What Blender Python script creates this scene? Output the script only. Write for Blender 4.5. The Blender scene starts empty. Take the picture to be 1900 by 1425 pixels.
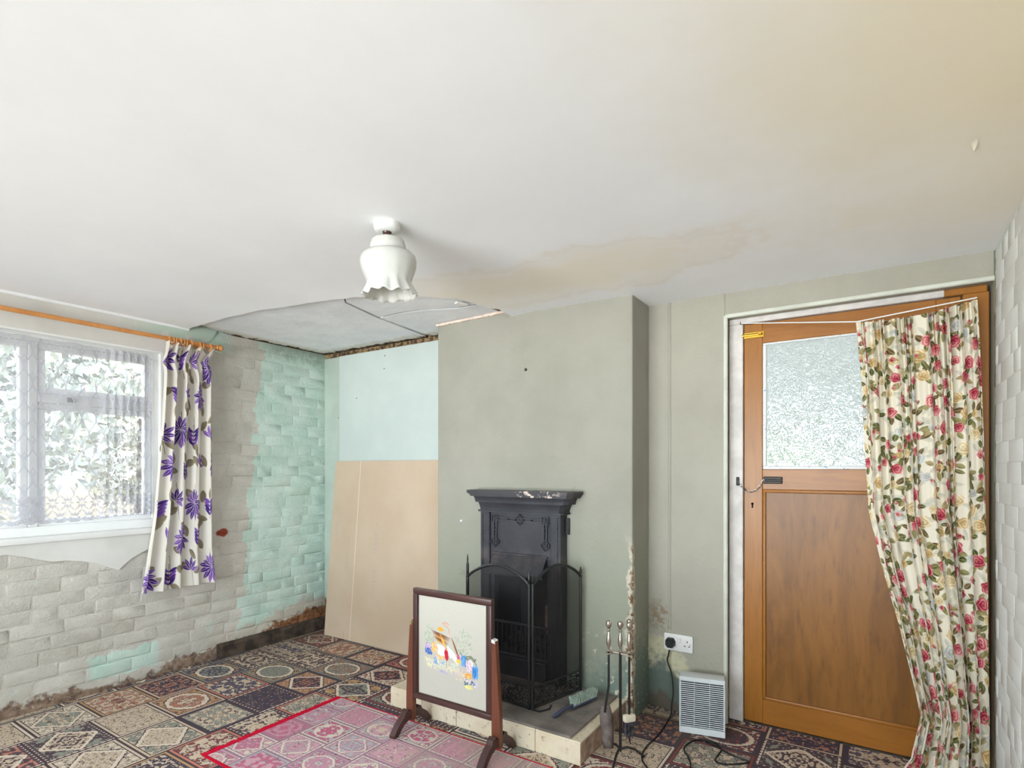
import bpy, bmesh, math, random
import numpy as np
from mathutils import Vector, Matrix, noise as mnoise
from mathutils.geometry import delaunay_2d_cdt

random.seed(7)
rng = np.random.default_rng(11)
scene = bpy.context.scene
COL = scene.collection
R = math.radians

# ------------------------------------------------------------------ camera
FPX, CX, HY, YAW, CAMZ = 1029.0, 950.0, 871.0, R(33.07), 1.25
cam_d = bpy.data.cameras.new('camera')
cam = bpy.data.objects.new('camera', cam_d)
COL.objects.link(cam)
cam.location = (0, 0, CAMZ)
cam.rotation_euler = (R(90), 0, YAW)
cam_d.sensor_width = 36
cam_d.lens = 36 * FPX / 1900
cam_d.shift_y = (HY - 712.5) / 1900
cam_d.clip_start = 0.02
cam_d.clip_end = 200
scene.camera = cam

# ------------------------------------------------------------------ world, daylight, exposure
scene.view_settings.view_transform = 'Standard'
scene.view_settings.look = 'None'
scene.view_settings.gamma = 1
scene.view_settings.use_curve_mapping = False
scene.view_settings.exposure = 0.33
world = bpy.data.worlds.new('sky')
scene.world = world
world.use_nodes = True
wb = world.node_tree.nodes['Background']
wb.inputs[0].default_value = (0.84, 0.93, 1.0, 1)
wb.inputs[1].default_value = 10.0

scene.cycles.max_bounces = 7
scene.cycles.diffuse_bounces = 5
scene.cycles.transparent_max_bounces = 10


def area(name, loc, rot, sx, sy, power, portal=False, color=(1, 1, 1)):
    d = bpy.data.lights.new(name, 'AREA')
    d.shape = 'RECTANGLE'
    d.size, d.size_y = sx, sy
    d.energy = power
    d.color = color
    o = bpy.data.objects.new(name, d)
    o.location = loc
    o.rotation_euler = rot
    COL.objects.link(o)
    if portal:
        d.cycles.is_portal = True
    return o


XL, XR, YB, YR, YF = -3.63, 0.40, 2.87, -1.70, 2.63     # left wall, right wall, back wall, rear wall, chimney front
WY0, WY1, WZ0, WZ1 = -0.48, 1.665, 0.892, 1.965           # left window opening
RX0, RX1, RZ0, RZ1 = -2.9, 0.25, 0.55, 2.02               # invented rear window opening
SY0, SY1, SZ0, SZ1 = -0.75, 0.75, 0.85, 1.98               # invented side window opening in the right wall
area('added_side_window_portal', (XR + 0.27, (SY0 + SY1) / 2, (SZ0 + SZ1) / 2), (0, R(90), 0), SZ1 - SZ0, SY1 - SY0, 1, True)  # sky portal for the invented side window
# daylight: the windows (portals let the sky in), and an added fill lamp outside the invented rear window
area('window_portal', (XL - 0.27, (WY0 + WY1) / 2, (WZ0 + WZ1) / 2), (0, R(-90), 0), WZ1 - WZ0, WY1 - WY0, 1, True)
area('added_rear_fill_light', ((RX0 + RX1) / 2 + 0.3, YR - 3.3, -0.1), (R(132), 0, 0), 4.8, 2.6, 1150, False, (0.95, 0.98, 1.0))  # added lamp, tilted upward to brighten the ceiling from outside


# ------------------------------------------------------------------ pixel to place helpers
_fw = Vector((-math.sin(YAW), math.cos(YAW), 0))
_rt = Vector((math.cos(YAW), math.sin(YAW), 0))


def ray(px, py):
    return _fw + _rt * ((px - CX) / FPX) + Vector((0, 0, (HY - py) / FPX))


def onY(px, py, Y):
    r = ray(px, py); return Vector((0, 0, CAMZ)) + r * (Y / r.y)


def onX(px, py, X):
    r = ray(px, py); return Vector((0, 0, CAMZ)) + r * (X / r.x)


def onZ(px, py, Z):
    r = ray(px, py); return Vector((0, 0, CAMZ)) + r * ((Z - CAMZ) / r.z)


# ------------------------------------------------------------------ node expressions
def lin(c):
    out = []
    for v in c[:3]:
        v = v / 255.0
        out.append(v / 12.92 if v <= 0.04045 else ((v + 0.055) / 1.055) ** 2.4)
    return (*out, 1.0)


class E:
    def __init__(s, m, k): s.m, s.k = m, k
    def __add__(s, o): return s.m.math('ADD', s, o)
    __radd__ = __add__
    def __sub__(s, o): return s.m.math('SUBTRACT', s, o)
    def __rsub__(s, o): return s.m.math('SUBTRACT', o, s)
    def __mul__(s, o): return s.m.math('MULTIPLY', s, o)
    __rmul__ = __mul__
    def __truediv__(s, o): return s.m.math('DIVIDE', s, o)
    def __neg__(s): return s.m.math('MULTIPLY', s, -1.0)
    def lt(s, o): return s.m.math('LESS_THAN', s, o)
    def gt(s, o): return s.m.math('GREATER_THAN', s, o)
    def abs(s): return s.m.math('ABSOLUTE', s)
    def min(s, o): return s.m.math('MINIMUM', s, o)
    def max(s, o): return s.m.math('MAXIMUM', s, o)
    def fract(s): return s.m.math('FRACT', s)
    def floor(s): return s.m.math('FLOOR', s)
    def sin(s): return s.m.math('SINE', s)
    def cos(s): return s.m.math('COSINE', s)
    def sqrt(s): return s.m.math('SQRT', s)
    def pow(s, o): return s.m.math('POWER', s, o)
    def clamp(s): return s.m.math('ADD', s, 0.0, clamp=True)
    def inv(s): return s.m.math('SUBTRACT', 1.0, s, clamp=True)
    def sm(s, a, b): return s.m.smooth(s, a, b)


class Mat:
    def __init__(s, name, rough=0.7, spec=0.3, metal=0.0, color=None):
        s.mat = bpy.data.materials.new(name)
        s.mat.use_nodes = True
        s.nt = s.mat.node_tree
        s.bsdf = s.nt.nodes['Principled BSDF']
        s.out = s.nt.nodes['Material Output']
        s.bsdf.inputs['Roughness'].default_value = rough
        s.bsdf.inputs['Specular IOR Level'].default_value = spec
        s.bsdf.inputs['Metallic'].default_value = metal
        s._pos = None
        if color is not None:
            s.bsdf.inputs['Base Color'].default_value = lin(color)

    def node(s, t): return s.nt.nodes.new(t)

    def put(s, inp, v):
        if isinstance(v, E):
            s.nt.links.new(v.k, inp)
        elif isinstance(v, (tuple, list)):
            inp.default_value = v if len(v) == len(inp.default_value) else tuple(v)[:len(inp.default_value)]
        else:
            inp.default_value = v

    def math(s, op, *a, clamp=False):
        n = s.node('ShaderNodeMath'); n.operation = op; n.use_clamp = clamp
        for i, v in enumerate(a): s.put(n.inputs[i], v)
        return E(s, n.outputs[0])

    def smooth(s, x, a, b):
        n = s.node('ShaderNodeMapRange'); n.interpolation_type = 'SMOOTHSTEP'
        if a <= b:
            s.put(n.inputs['Value'], x); n.inputs['From Min'].default_value = a; n.inputs['From Max'].default_value = b
            n.inputs['To Min'].default_value = 0; n.inputs['To Max'].default_value = 1
        else:
            s.put(n.inputs['Value'], x); n.inputs['From Min'].default_value = b; n.inputs['From Max'].default_value = a
            n.inputs['To Min'].default_value = 1; n.inputs['To Max'].default_value = 0
        return E(s, n.outputs['Result'])

    def pos(s):
        if s._pos is None:
            g = s.node('ShaderNodeNewGeometry'); x = s.node('ShaderNodeSeparateXYZ')
            s.nt.links.new(g.outputs['Position'], x.inputs[0])
            s._pos = (E(s, x.outputs[0]), E(s, x.outputs[1]), E(s, x.outputs[2]), E(s, g.outputs['Position']))
        return s._pos

    def coord(s, which='Object'):
        g = s.node('ShaderNodeTexCoord'); x = s.node('ShaderNodeSeparateXYZ')
        s.nt.links.new(g.outputs[which], x.inputs[0])
        return (E(s, x.outputs[0]), E(s, x.outputs[1]), E(s, x.outputs[2]), E(s, g.outputs[which]))

    def vec(s, x, y, z=0.0):
        n = s.node('ShaderNodeCombineXYZ')
        for i, v in enumerate((x, y, z)): s.put(n.inputs[i], v)
        return E(s, n.outputs[0])

    def noise(s, v, scale, detail=3.0, rough=0.55, dist=0.0):
        n = s.node('ShaderNodeTexNoise')
        if v is not None: s.put(n.inputs['Vector'], v)
        n.inputs['Scale'].default_value = scale; n.inputs['Detail'].default_value = detail
        n.inputs['Roughness'].default_value = rough; n.inputs['Distortion'].default_value = dist
        return E(s, n.outputs[0])

    def vor(s, v, scale, feature='F1', rand=1.0, out='Distance'):
        n = s.node('ShaderNodeTexVoronoi'); n.feature = feature
        if v is not None: s.put(n.inputs['Vector'], v)
        n.inputs['Scale'].default_value = scale; n.inputs['Randomness'].default_value = rand
        return E(s, n.outputs[out])

    def white(s, v):
        n = s.node('ShaderNodeTexWhiteNoise'); n.noise_dimensions = '3D'
        s.put(n.inputs['Vector'], v)
        x = s.node('ShaderNodeSeparateColor'); s.nt.links.new(n.outputs['Color'], x.inputs[0])
        return E(s, n.outputs['Value']), E(s, x.outputs[0]), E(s, x.outputs[1])

    def mix(s, f, a, b):
        n = s.node('ShaderNodeMix'); n.data_type = 'RGBA'
        s.put(n.inputs[0], f)
        for i, v in ((6, a), (7, b)):
            if isinstance(v, E): s.put(n.inputs[i], v)
            else: n.inputs[i].default_value = lin(v) if max(v) > 1.0 else (*v[:3], 1.0)
        return E(s, n.outputs[2])

    def mulc(s, f, a, b):
        n = s.node('ShaderNodeMix'); n.data_type = 'RGBA'; n.blend_type = 'MULTIPLY'
        s.put(n.inputs[0], f)
        for i, v in ((6, a), (7, b)):
            if isinstance(v, E): s.put(n.inputs[i], v)
            else: n.inputs[i].default_value = lin(v)
        return E(s, n.outputs[2])

    def ramp(s, f, stops, const=True):
        n = s.node('ShaderNodeValToRGB'); cr = n.color_ramp
        cr.interpolation = 'CONSTANT' if const else 'LINEAR'
        s.put(n.inputs[0], f)
        while len(cr.elements) < len(stops): cr.elements.new(0.5)
        for e, (p, c) in zip(cr.elements, stops):
            e.position = p; e.color = lin(c)
        return E(s, n.outputs[0])

    def attr(s, name):
        n = s.node('ShaderNodeAttribute'); n.attribute_name = name
        return E(s, n.outputs['Color'])

    def base(s, c): s.put(s.bsdf.inputs['Base Color'], c if isinstance(c, E) else lin(c)); return s
    def rough(s, c): s.put(s.bsdf.inputs['Roughness'], c); return s

    def bump(s, h, strength=0.5, dist=0.01):
        n = s.node('ShaderNodeBump'); n.inputs['Strength'].default_value = strength
        n.inputs['Distance'].default_value = dist
        s.put(n.inputs['Height'], h)
        s.nt.links.new(n.outputs[0], s.bsdf.inputs['Normal'])
        return E(s, n.outputs[0])


# ------------------------------------------------------------------ mesh builder
class MB:
    def __init__(s, M=None): s.v, s.f, s.M = [], [], M

    def add(s, vs, fs):
        b = len(s.v)
        s.v += [tuple(s.M @ Vector(p)) if s.M else tuple(p) for p in vs]
        s.f += [tuple(i + b for i in f) for f in fs]
        return s

    def box(s, x0, x1, y0, y1, z0, z1, bev=0.0, seg=1, M=None):
        bm = bmesh.new()
        bmesh.ops.create_cube(bm, size=1)
        bmesh.ops.scale(bm, vec=(abs(x1 - x0), abs(y1 - y0), abs(z1 - z0)), verts=bm.verts)
        if bev > 0:
            bmesh.ops.bevel(bm, geom=bm.edges[:], offset=bev, segments=seg, profile=0.5, affect='EDGES', clamp_overlap=True)
        T = Matrix.Translation(((x0 + x1) / 2, (y0 + y1) / 2, (z0 + z1) / 2))
        if M is not None: T = M @ T
        bm.verts.index_update()
        s.add([T @ v.co for v in bm.verts], [[v.index for v in f.verts] for f in bm.faces])
        bm.free()
        return s

    def prism(s, poly, axis, a, b):
        """poly of 2d points; axis 'X': (y,z), 'Y': (x,z), 'Z': (x,y)"""
        def p3(p, t):
            return {'X': (t, p[0], p[1]), 'Y': (p[0], t, p[1]), 'Z': (p[0], p[1], t)}[axis]
        n = len(poly)
        vs = [p3(p, a) for p in poly] + [p3(p, b) for p in poly]
        fs = [tuple(range(n))[::-1], tuple(range(n, 2 * n))] + [(i, (i + 1) % n, n + (i + 1) % n, n + i) for i in range(n)]
        return s.add(vs, fs)

    def tube(s, pts, rad, seg=8, cap=True, closed=False):
        pts = [Vector(p) for p in pts]
        n = len(pts)
        rads = rad if isinstance(rad, (list, tuple)) else [rad] * n
        vs, fs = [], []
        up = None
        for i, p in enumerate(pts):
            if closed: d = pts[(i + 1) % n] - pts[i - 1]
            else: d = pts[min(i + 1, n - 1)] - pts[max(i - 1, 0)]
            d.normalize()
            if up is None:
                up = Vector((0, 0, 1)) if abs(d.z) < 0.9 else Vector((1, 0, 0))
            a = d.cross(up)
            if a.length < 1e-6: a = d.cross(Vector((0.3, 1, 0.2)))
            a.normalize(); up = a.cross(d).normalized()
            for k in range(seg):
                t = 2 * math.pi * k / seg
                vs.append(p + a * (math.cos(t) * rads[i]) + up * (math.sin(t) * rads[i]))
        m = n if closed else n - 1
        for i in range(m):
            j = (i + 1) % n
            for k in range(seg):
                l = (k + 1) % seg
                fs.append((i * seg + k, i * seg + l, j * seg + l, j * seg + k))
        if cap and not closed:
            fs.append(tuple(range(seg))[::-1]); fs.append(tuple((n - 1) * seg + k for k in range(seg)))
        return s.add(vs, fs)

    def lathe(s, prof, seg=24, c=(0, 0, 0), cap=True, M=None):
        vs, fs = [], []
        for r, z in prof:
            for k in range(seg):
                t = 2 * math.pi * k / seg
                p = Vector((r * math.cos(t), r * math.sin(t), z))
                if M is not None: p = M @ p
                vs.append(p + Vector(c))
        n = len(prof)
        for i in range(n - 1):
            for k in range(seg):
                l = (k + 1) % seg
                fs.append((i * seg + k, i * seg + l, (i + 1) * seg + l, (i + 1) * seg + k))
        if cap:
            fs.append(tuple(range(seg))[::-1]); fs.append(tuple((n - 1) * seg + k for k in range(seg)))
        return s.add(vs, fs)

    def mesh(s, name, off=(0, 0, 0), smooth=True, angle=35):
        me = bpy.data.meshes.new(name)
        o = Vector(off)
        me.from_pydata([tuple(Vector(p) - o) for p in s.v], [], s.f)
        bm = bmesh.new(); bm.from_mesh(me)
        if getattr(s, 'weld', False): bmesh.ops.remove_doubles(bm, verts=bm.verts[:], dist=1e-5)
        bmesh.ops.recalc_face_normals(bm, faces=bm.faces[:])
        bm.to_mesh(me); bm.free()
        if smooth:
            me.shade_smooth(); me.set_sharp_from_angle(angle=R(angle))
        me.update()
        return me


def tag(o, label=None, cat=None, group=None, kind=None):
    if label: o['label'] = label
    if cat: o['category'] = cat
    if group: o['group'] = group
    if kind: o['kind'] = kind
    return o


def thing(name, label, cat, loc=(0, 0, 0), rot=(0, 0, 0), group=None, kind=None):
    o = bpy.data.objects.new(name, None)
    o.empty_display_size = 0.1
    o.location = loc; o.rotation_euler = rot
    COL.objects.link(o)
    return tag(o, label, cat, group, kind)


def link(name, me, mat, parent=None, loc=(0, 0, 0)):
    o = bpy.data.objects.new(name, me)
    if mat is not None and not me.materials:
        me.materials.append(mat.mat if isinstance(mat, Mat) else mat)
    o.location = loc
    if parent is not None: o.parent = parent
    COL.objects.link(o)
    return o


def part(name, mb, mat, parent, local=False, smooth=True, angle=35, label=None, kind=None):
    """mb in world coordinates unless local; the parent chain has no rotation when world coordinates are used"""
    off = Vector((0, 0, 0))
    if not local:
        p = parent
        while p is not None:
            off += Vector(p.location); p = p.parent
    o = link(name, mb.mesh(name, off, smooth, angle), mat, parent)
    return tag(o, label, None, None, kind)


def solo(name, mb, mat, label, cat, group=None, kind=None, smooth=True, angle=35):
    """a one-mesh top-level thing, origin at the middle of its base"""
    a = np.array(mb.v); lo, hi = a.min(0), a.max(0)
    c = ((lo[0] + hi[0]) / 2, (lo[1] + hi[1]) / 2, lo[2])
    o = link(name, mb.mesh(name, c, smooth, angle), mat, None, c)
    return tag(o, label, cat, group, kind)


def slab(mb, axis, c0, c1, us, vs, holes):
    """a wall of thickness c0..c1 across `axis`, cut by breakpoints, cells inside holes (u0,u1,v0,v1) left open"""
    us, vs = sorted(us), sorted(vs)
    mb.weld = True
    nu, nv = len(us) - 1, len(vs) - 1
    def solid(i, j):
        if i < 0 or j < 0 or i >= nu or j >= nv: return False
        u, v = (us[i] + us[i + 1]) / 2, (vs[j] + vs[j + 1]) / 2
        return not any(a < u < b and c < v < d for a, b, c, d in holes)
    def P(u, v, c):
        return {'X': (c, u, v), 'Y': (u, c, v)}[axis]
    for i in range(nu):
        for j in range(nv):
            if not solid(i, j): continue
            u0, u1, v0, v1 = us[i], us[i + 1], vs[j], vs[j + 1]
            for c in (c0, c1):
                mb.add([P(u0, v0, c), P(u1, v0, c), P(u1, v1, c), P(u0, v1, c)], [(0, 1, 2, 3)])
            for di, dj, q in ((-1, 0, ((u0, v0), (u0, v1))), (1, 0, ((u1, v0), (u1, v1))), (0, -1, ((u0, v0), (u1, v0))), (0, 1, ((u0, v1), (u1, v1)))):
                if not solid(i + di, j + dj):
                    (a, b), (c, d) = q
                    mb.add([P(a, b, c0), P(c, d, c0), P(c, d, c1), P(a, b, c1)], [(0, 1, 2, 3)])
    return mb


def grid_mesh(name, P, C=None, UV=None):
    """P: (rows, cols, 3) array; C: (rows, cols, 3) linear colours; UV: (rows, cols, 2)"""
    r, c, _ = P.shape
    me = bpy.data.meshes.new(name)
    idx = np.arange(r * c).reshape(r, c)
    q = np.stack([idx[:-1, :-1], idx[:-1, 1:], idx[1:, 1:], idx[1:, :-1]], -1).reshape(-1, 4)
    me.vertices.add(r * c); me.vertices.foreach_set('co', P.reshape(-1).astype(np.float32))
    me.loops.add(q.size); me.loops.foreach_set('vertex_index', q.reshape(-1).astype(np.int32))
    me.polygons.add(len(q)); me.polygons.foreach_set('loop_start', (np.arange(len(q)) * 4).astype(np.int32))
    me.polygons.foreach_set('loop_total', np.full(len(q), 4, np.int32))
    me.update(calc_edges=True)
    if C is not None:
        a = me.color_attributes.new('print', 'FLOAT_COLOR', 'POINT')
        a.data.foreach_set('color', np.concatenate([C, np.ones((r, c, 1))], -1).reshape(-1).astype(np.float32))
    if UV is not None:
        u = me.uv_layers.new(name='UVMap')
        u.data.foreach_set('uv', UV.reshape(-1, 2)[q.reshape(-1)].reshape(-1).astype(np.float32))
    me.shade_smooth()
    return me

# ================================================================== materials of the room
def painted(name, color, rough=0.75, bump=0.25, vari=0.06, scale=3.0):
    m = Mat(name, rough, 0.25)
    x, y, z, p = m.pos()
    n = m.noise(p, scale, 5, 0.6)
    c = np.array(color, float)
    col = m.mix(n.sm(0.35, 0.65), tuple(c * (1 - vari)), tuple(np.minimum(255, c * (1 + vari * 0.5))))
    m.base(col)
    m.bump(m.noise(p, 60, 4, 0.6) + m.noise(p, 9, 3, 0.5) * 1.5, bump, 0.004)
    return m


def mat_left_wall():
    m = Mat('painted_brick', 0.85, 0.15)
    x, y, z, p = m.pos()
    n = m.noise(p, 5, 4, 0.6); n2 = m.noise(p, 22, 4, 0.6)
    beige = m.mix(n.sm(0.3, 0.7), (192, 187, 177), (208, 203, 194))
    beige = m.mix(m.noise(p, 60, 3).sm(0.58, 0.75) * 0.5, beige, (214, 211, 203))
    mint = m.mix(n.sm(0.3, 0.7), (188, 213, 201), (208, 224, 215))
    mint = m.mix(n2.sm(0.6, 0.75) * 0.35, mint, (199, 205, 178))
    row = (z / 0.075).floor()
    w, _, _ = m.white(m.vec(row, 3.0, 1.0))
    bound = (z * 0.085 + 2.145) + (w - 0.5) * 0.07 + (n2 - 0.5) * 0.10
    green = (y - bound).sm(-0.004, 0.006)
    # mint paint left showing along the top by the pole and low down by the carpet
    top = ((z - 2.03) + (n - 0.5) * 0.25).sm(0.0, 0.015) * (y.sm(1.62, 1.75)) * (y.sm(2.15, 2.0))
    low = ((y - 1.47).abs().sm(0.20, 0.15)) * ((z - 0.14 + (n2 - 0.5) * 0.10).abs().sm(0.075, 0.055))
    small = (m.noise(p, 11, 3).sm(0.66, 0.69)) * 0.4 * z.sm(1.2, 0.9)
    mk = green.max(top).max(low).max(small)
    c = m.mix(mk, beige, mint)
    # darker, mottled tone towards the ceiling corner
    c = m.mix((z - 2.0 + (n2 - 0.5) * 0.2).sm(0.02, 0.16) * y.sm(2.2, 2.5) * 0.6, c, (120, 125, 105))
    # bare brick and crumbled plaster at the foot
    foot = (0.035 + y.sm(1.30, 1.24) * 0.03 + y.sm(1.62, 1.75) * 0.05 + y.sm(2.1, 2.8) * 0.11) + (n2 - 0.5) * 0.16 + (n - 0.5) * 0.1
    f = (foot - z)
    pale = f.sm(-0.11, -0.05) * y.sm(1.9, 2.2)
    c = m.mix(pale * 0.8, c, (200, 186, 172))
    br = m.mix(m.noise(p, 30, 4).sm(0.35, 0.65), (112, 92, 80), (152, 130, 112))
    br = m.mix(y.sm(2.15, 2.4), br, m.mix(m.noise(p, 30, 4).sm(0.35, 0.65), (104, 74, 58), (156, 108, 72)))
    c = m.mix(f.sm(-0.012, 0.02), c, br)
    c = m.mix(m.noise(p, 45, 3).sm(0.62, 0.7) * f.sm(-0.05, 0.0), c, (176, 168, 158))
    # the chipped brick
    ch = onX(412, 988, XL)
    dd = ((y - ch.y) * (y - ch.y) * 0.5 + (z - ch.z) * (z - ch.z)).sqrt() + (n2 - 0.5) * 0.03
    c = m.mix(dd.sm(0.034, 0.024), c, (142, 66, 50))
    c = m.mix(m.noise(p, 35, 5, 0.7).sm(0.66, 0.76) * 0.45, c, (120, 112, 98))
    m.base(c)
    m.bump(m.noise(p, 90, 5, 0.7) * 0.8 + m.noise(p, 28, 5, 0.7), 0.8, 0.009)
    return m


M_BRICK = mat_left_wall()


def mat_plaster():
    m = Mat('window_plaster', 0.8, 0.2)
    x, y, z, p = m.pos()
    n = m.noise(p, 4, 4)
    c = m.mix(n.sm(0.3, 0.7), (204, 202, 196), (216, 214, 209))
    n2 = m.noise(p, 14, 4)
    g = ((z - 2.055) + (n2 - 0.5) * 0.32).sm(0.0, 0.02) * y.sm(1.35, 1.75)
    c = m.mix(g * 0.75, c, (182, 206, 192))
    m.base(c); m.bump(m.noise(p, 40, 4), 0.15, 0.003)
    return m


M_PLASTER = mat_plaster()


def mat_ceiling():
    m = Mat('ceiling_paint', 0.85, 0.15)
    x, y, z, p = m.pos()
    n = m.noise(p, 1.6, 4, 0.6); n2 = m.noise(p, 7, 5, 0.6)
    c = m.mix(n.sm(0.3, 0.7), (238, 239, 241), (243, 244, 246))
    # damp stain in the right corner, and the one in front of the chimney breast
    d1 = ((x - 0.55) * (x - 0.55) * 0.9 + (y - 1.25) * (y - 1.25) * 0.45).sqrt() + (n - 0.5) * 0.55 + (n2 - 0.5) * 0.12
    c = m.mix(d1.sm(1.2, 0.2) * 0.75, c, (238, 221, 182))
    d2 = ((x + 1.35) * (x + 1.35) * 0.28 + (y - 2.2) * (y - 2.2) * 3.2).sqrt() + (n - 0.5) * 0.8 + (n2 - 0.5) * 0.5
    c = m.mix(d2.sm(0.7, 0.1) * 0.5, c, (240, 224, 192))
    ring = (d2 - 0.46).abs().sm(0.06, 0.0)
    c = m.mix(ring * 0.10, c, (214, 184, 144))
    m.base(c)
    # brush strokes across the skim coat
    st = m.noise(m.vec(x * 2.0, y * 14.0, 0.0), 3.5, 4, 0.6)
    m.bump(st * 0.5 + m.noise(p, 60, 3) * 0.25, 0.10, 0.003)
    return m


M_CEIL = mat_ceiling()


def mat_breast():
    m = Mat('chimney_paint', 0.6, 0.3)
    x, y, z, p = m.pos()
    n = m.noise(p, 2.2, 5, 0.6); n2 = m.noise(p, 16, 5, 0.65); n3 = m.noise(p, 45, 4)
    c = m.mix(n.sm(0.3, 0.7), (146, 144, 132), (157, 154, 143))
    c = m.mix(z.sm(1.2, 0.5) * 0.5, c, (144, 150, 130))
    # old blue green coat showing low down at the right of the fire
    low = z + (n2 - 0.5) * 0.35 + (n - 0.5) * 0.3 + ((x + 1.05) * -0.5)
    c = m.mix(low.sm(0.40, 0.20) * x.sm(-1.5, -1.15), c, (112, 126, 116))
    c = m.mix(m.noise(p, 26, 4, 0.7).sm(0.6, 0.66) * z.sm(0.5, 0.3) * x.sm(-1.4, -1.1), c, (205, 196, 176))
    # crumbling corner: plaster and rust
    ed = (x + 1.0).abs().max(y - YF) + (n2 - 0.5) * 0.11 + (m.noise(p, 5, 3) - 0.5) * 0.12
    cz = z.sm(0.95, 0.78)
    c = m.mix(ed.sm(0.04, 0.02) * cz * 0.8, c, (206, 196, 178))
    c = m.mix(ed.sm(0.016, 0.006) * cz * n3.sm(0.42, 0.5), c, (142, 112, 82))
    c = m.mix(ed.sm(0.008, 0.002) * cz * n3.sm(0.5, 0.56), c, (96, 76, 58))
    # hairline cracks
    v = m.vor(m.vec(x + (n2 - 0.5) * 0.1, y, z + (n2 - 0.5) * 0.1), 2.6, 'DISTANCE_TO_EDGE')
    cr = v.sm(0.010, 0.003) * m.noise(p, 1.7, 2).sm(0.52, 0.6)
    c = m.mix(cr * 0.55, c, (112, 112, 98))
    m.base(c)
    m.bump(n2 * 0.8 + n3 * 0.4 + n * 2.0, 0.35, 0.006)
    return m


M_BREAST = mat_breast()


def mat_back():
    m = Mat('back_wall_paint', 0.6, 0.3)
    x, y, z, p = m.pos()
    n = m.noise(p, 2.5, 5, 0.6); n2 = m.noise(p, 14, 5, 0.65); n3 = m.noise(p, 50, 4)
    c = m.mix(n.sm(0.3, 0.7), (157, 153, 140), (167, 163, 150))
    c = m.mix(n3.sm(0.68, 0.75) * 0.35, c, (120, 116, 100))
    # damp patch and blue green undercoat by the skirting left of the socket
    low = z + (n2 - 0.5) * 0.3 + (n - 0.5) * 0.3 + x.sm(-0.95, -0.65) * 0.25
    c = m.mix(low.sm(0.42, 0.34), c, (196, 190, 160))
    c = m.mix(low.sm(0.33, 0.22), c, (98, 108, 100))
    c = m.mix(low.sm(0.12, 0.04) * 0.8, c, (92, 80, 66))
    rust = ((x + 0.94) * (x + 0.94) + (z - 0.48) * (z - 0.48) * 0.4).sqrt() + (n2 - 0.5) * 0.12
    c = m.mix(rust.sm(0.08, 0.02) * n3.sm(0.4, 0.6) * 0.8, c, (130, 106, 82))
    # alcove: old mint paint over dark laths
    alc = x.lt(-2.2)
    a = m.mix(n.sm(0.3, 0.7), (170, 190, 172), (186, 204, 190))
    a = m.mix((z - 2.116 + (n2 - 0.5) * 0.02).gt(0.0), a, m.mix(n3.sm(0.4, 0.6), (70, 54, 40), (150, 124, 92)))
    a = m.mix(z.sm(0.26, 0.22), a, (70, 58, 48))
    a = m.mix((x + 3.62 + (n2 - 0.5) * 0.04).sm(0.03, 0.0) * 0.6, a, (168, 160, 120))
    c = m.mix(alc, c, a)
    m.base(c)
    m.bump(n2 * (z.sm(0.7, 0.2) * 2.0 + 0.5) + n3 * 0.5, 0.4, 0.007)
    return m


M_BACK = mat_back()


def mat_right():
    m = Mat('whitewashed_brick', 0.8, 0.2)
    x, y, z, p = m.pos()
    n = m.noise(p, 3, 5, 0.6); n2 = m.noise(p, 20, 5, 0.65)
    c = m.mix(n.sm(0.3, 0.7), (222, 222, 218), (234, 234, 231))
    c = m.mix(n2.sm(0.64, 0.72) * 0.5, c, (150, 150, 138))
    e = (y - YB + 0.03 + (n2 - 0.5) * 0.08)
    c = m.mix(e.sm(-0.012, 0.015), c, (148, 160, 140))
    c = m.mix((z - 2.09 + (n2 - 0.5) * 0.25).sm(0.0, 0.03) * y.sm(2.0, 2.3) * 0.7, c, (196, 212, 202))
    m.base(c)
    m.bump(m.noise(p, 70, 4) * 0.6 + n2 * 1.2, 0.3, 0.005)
    return m


M_RIGHT = mat_right()


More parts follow.
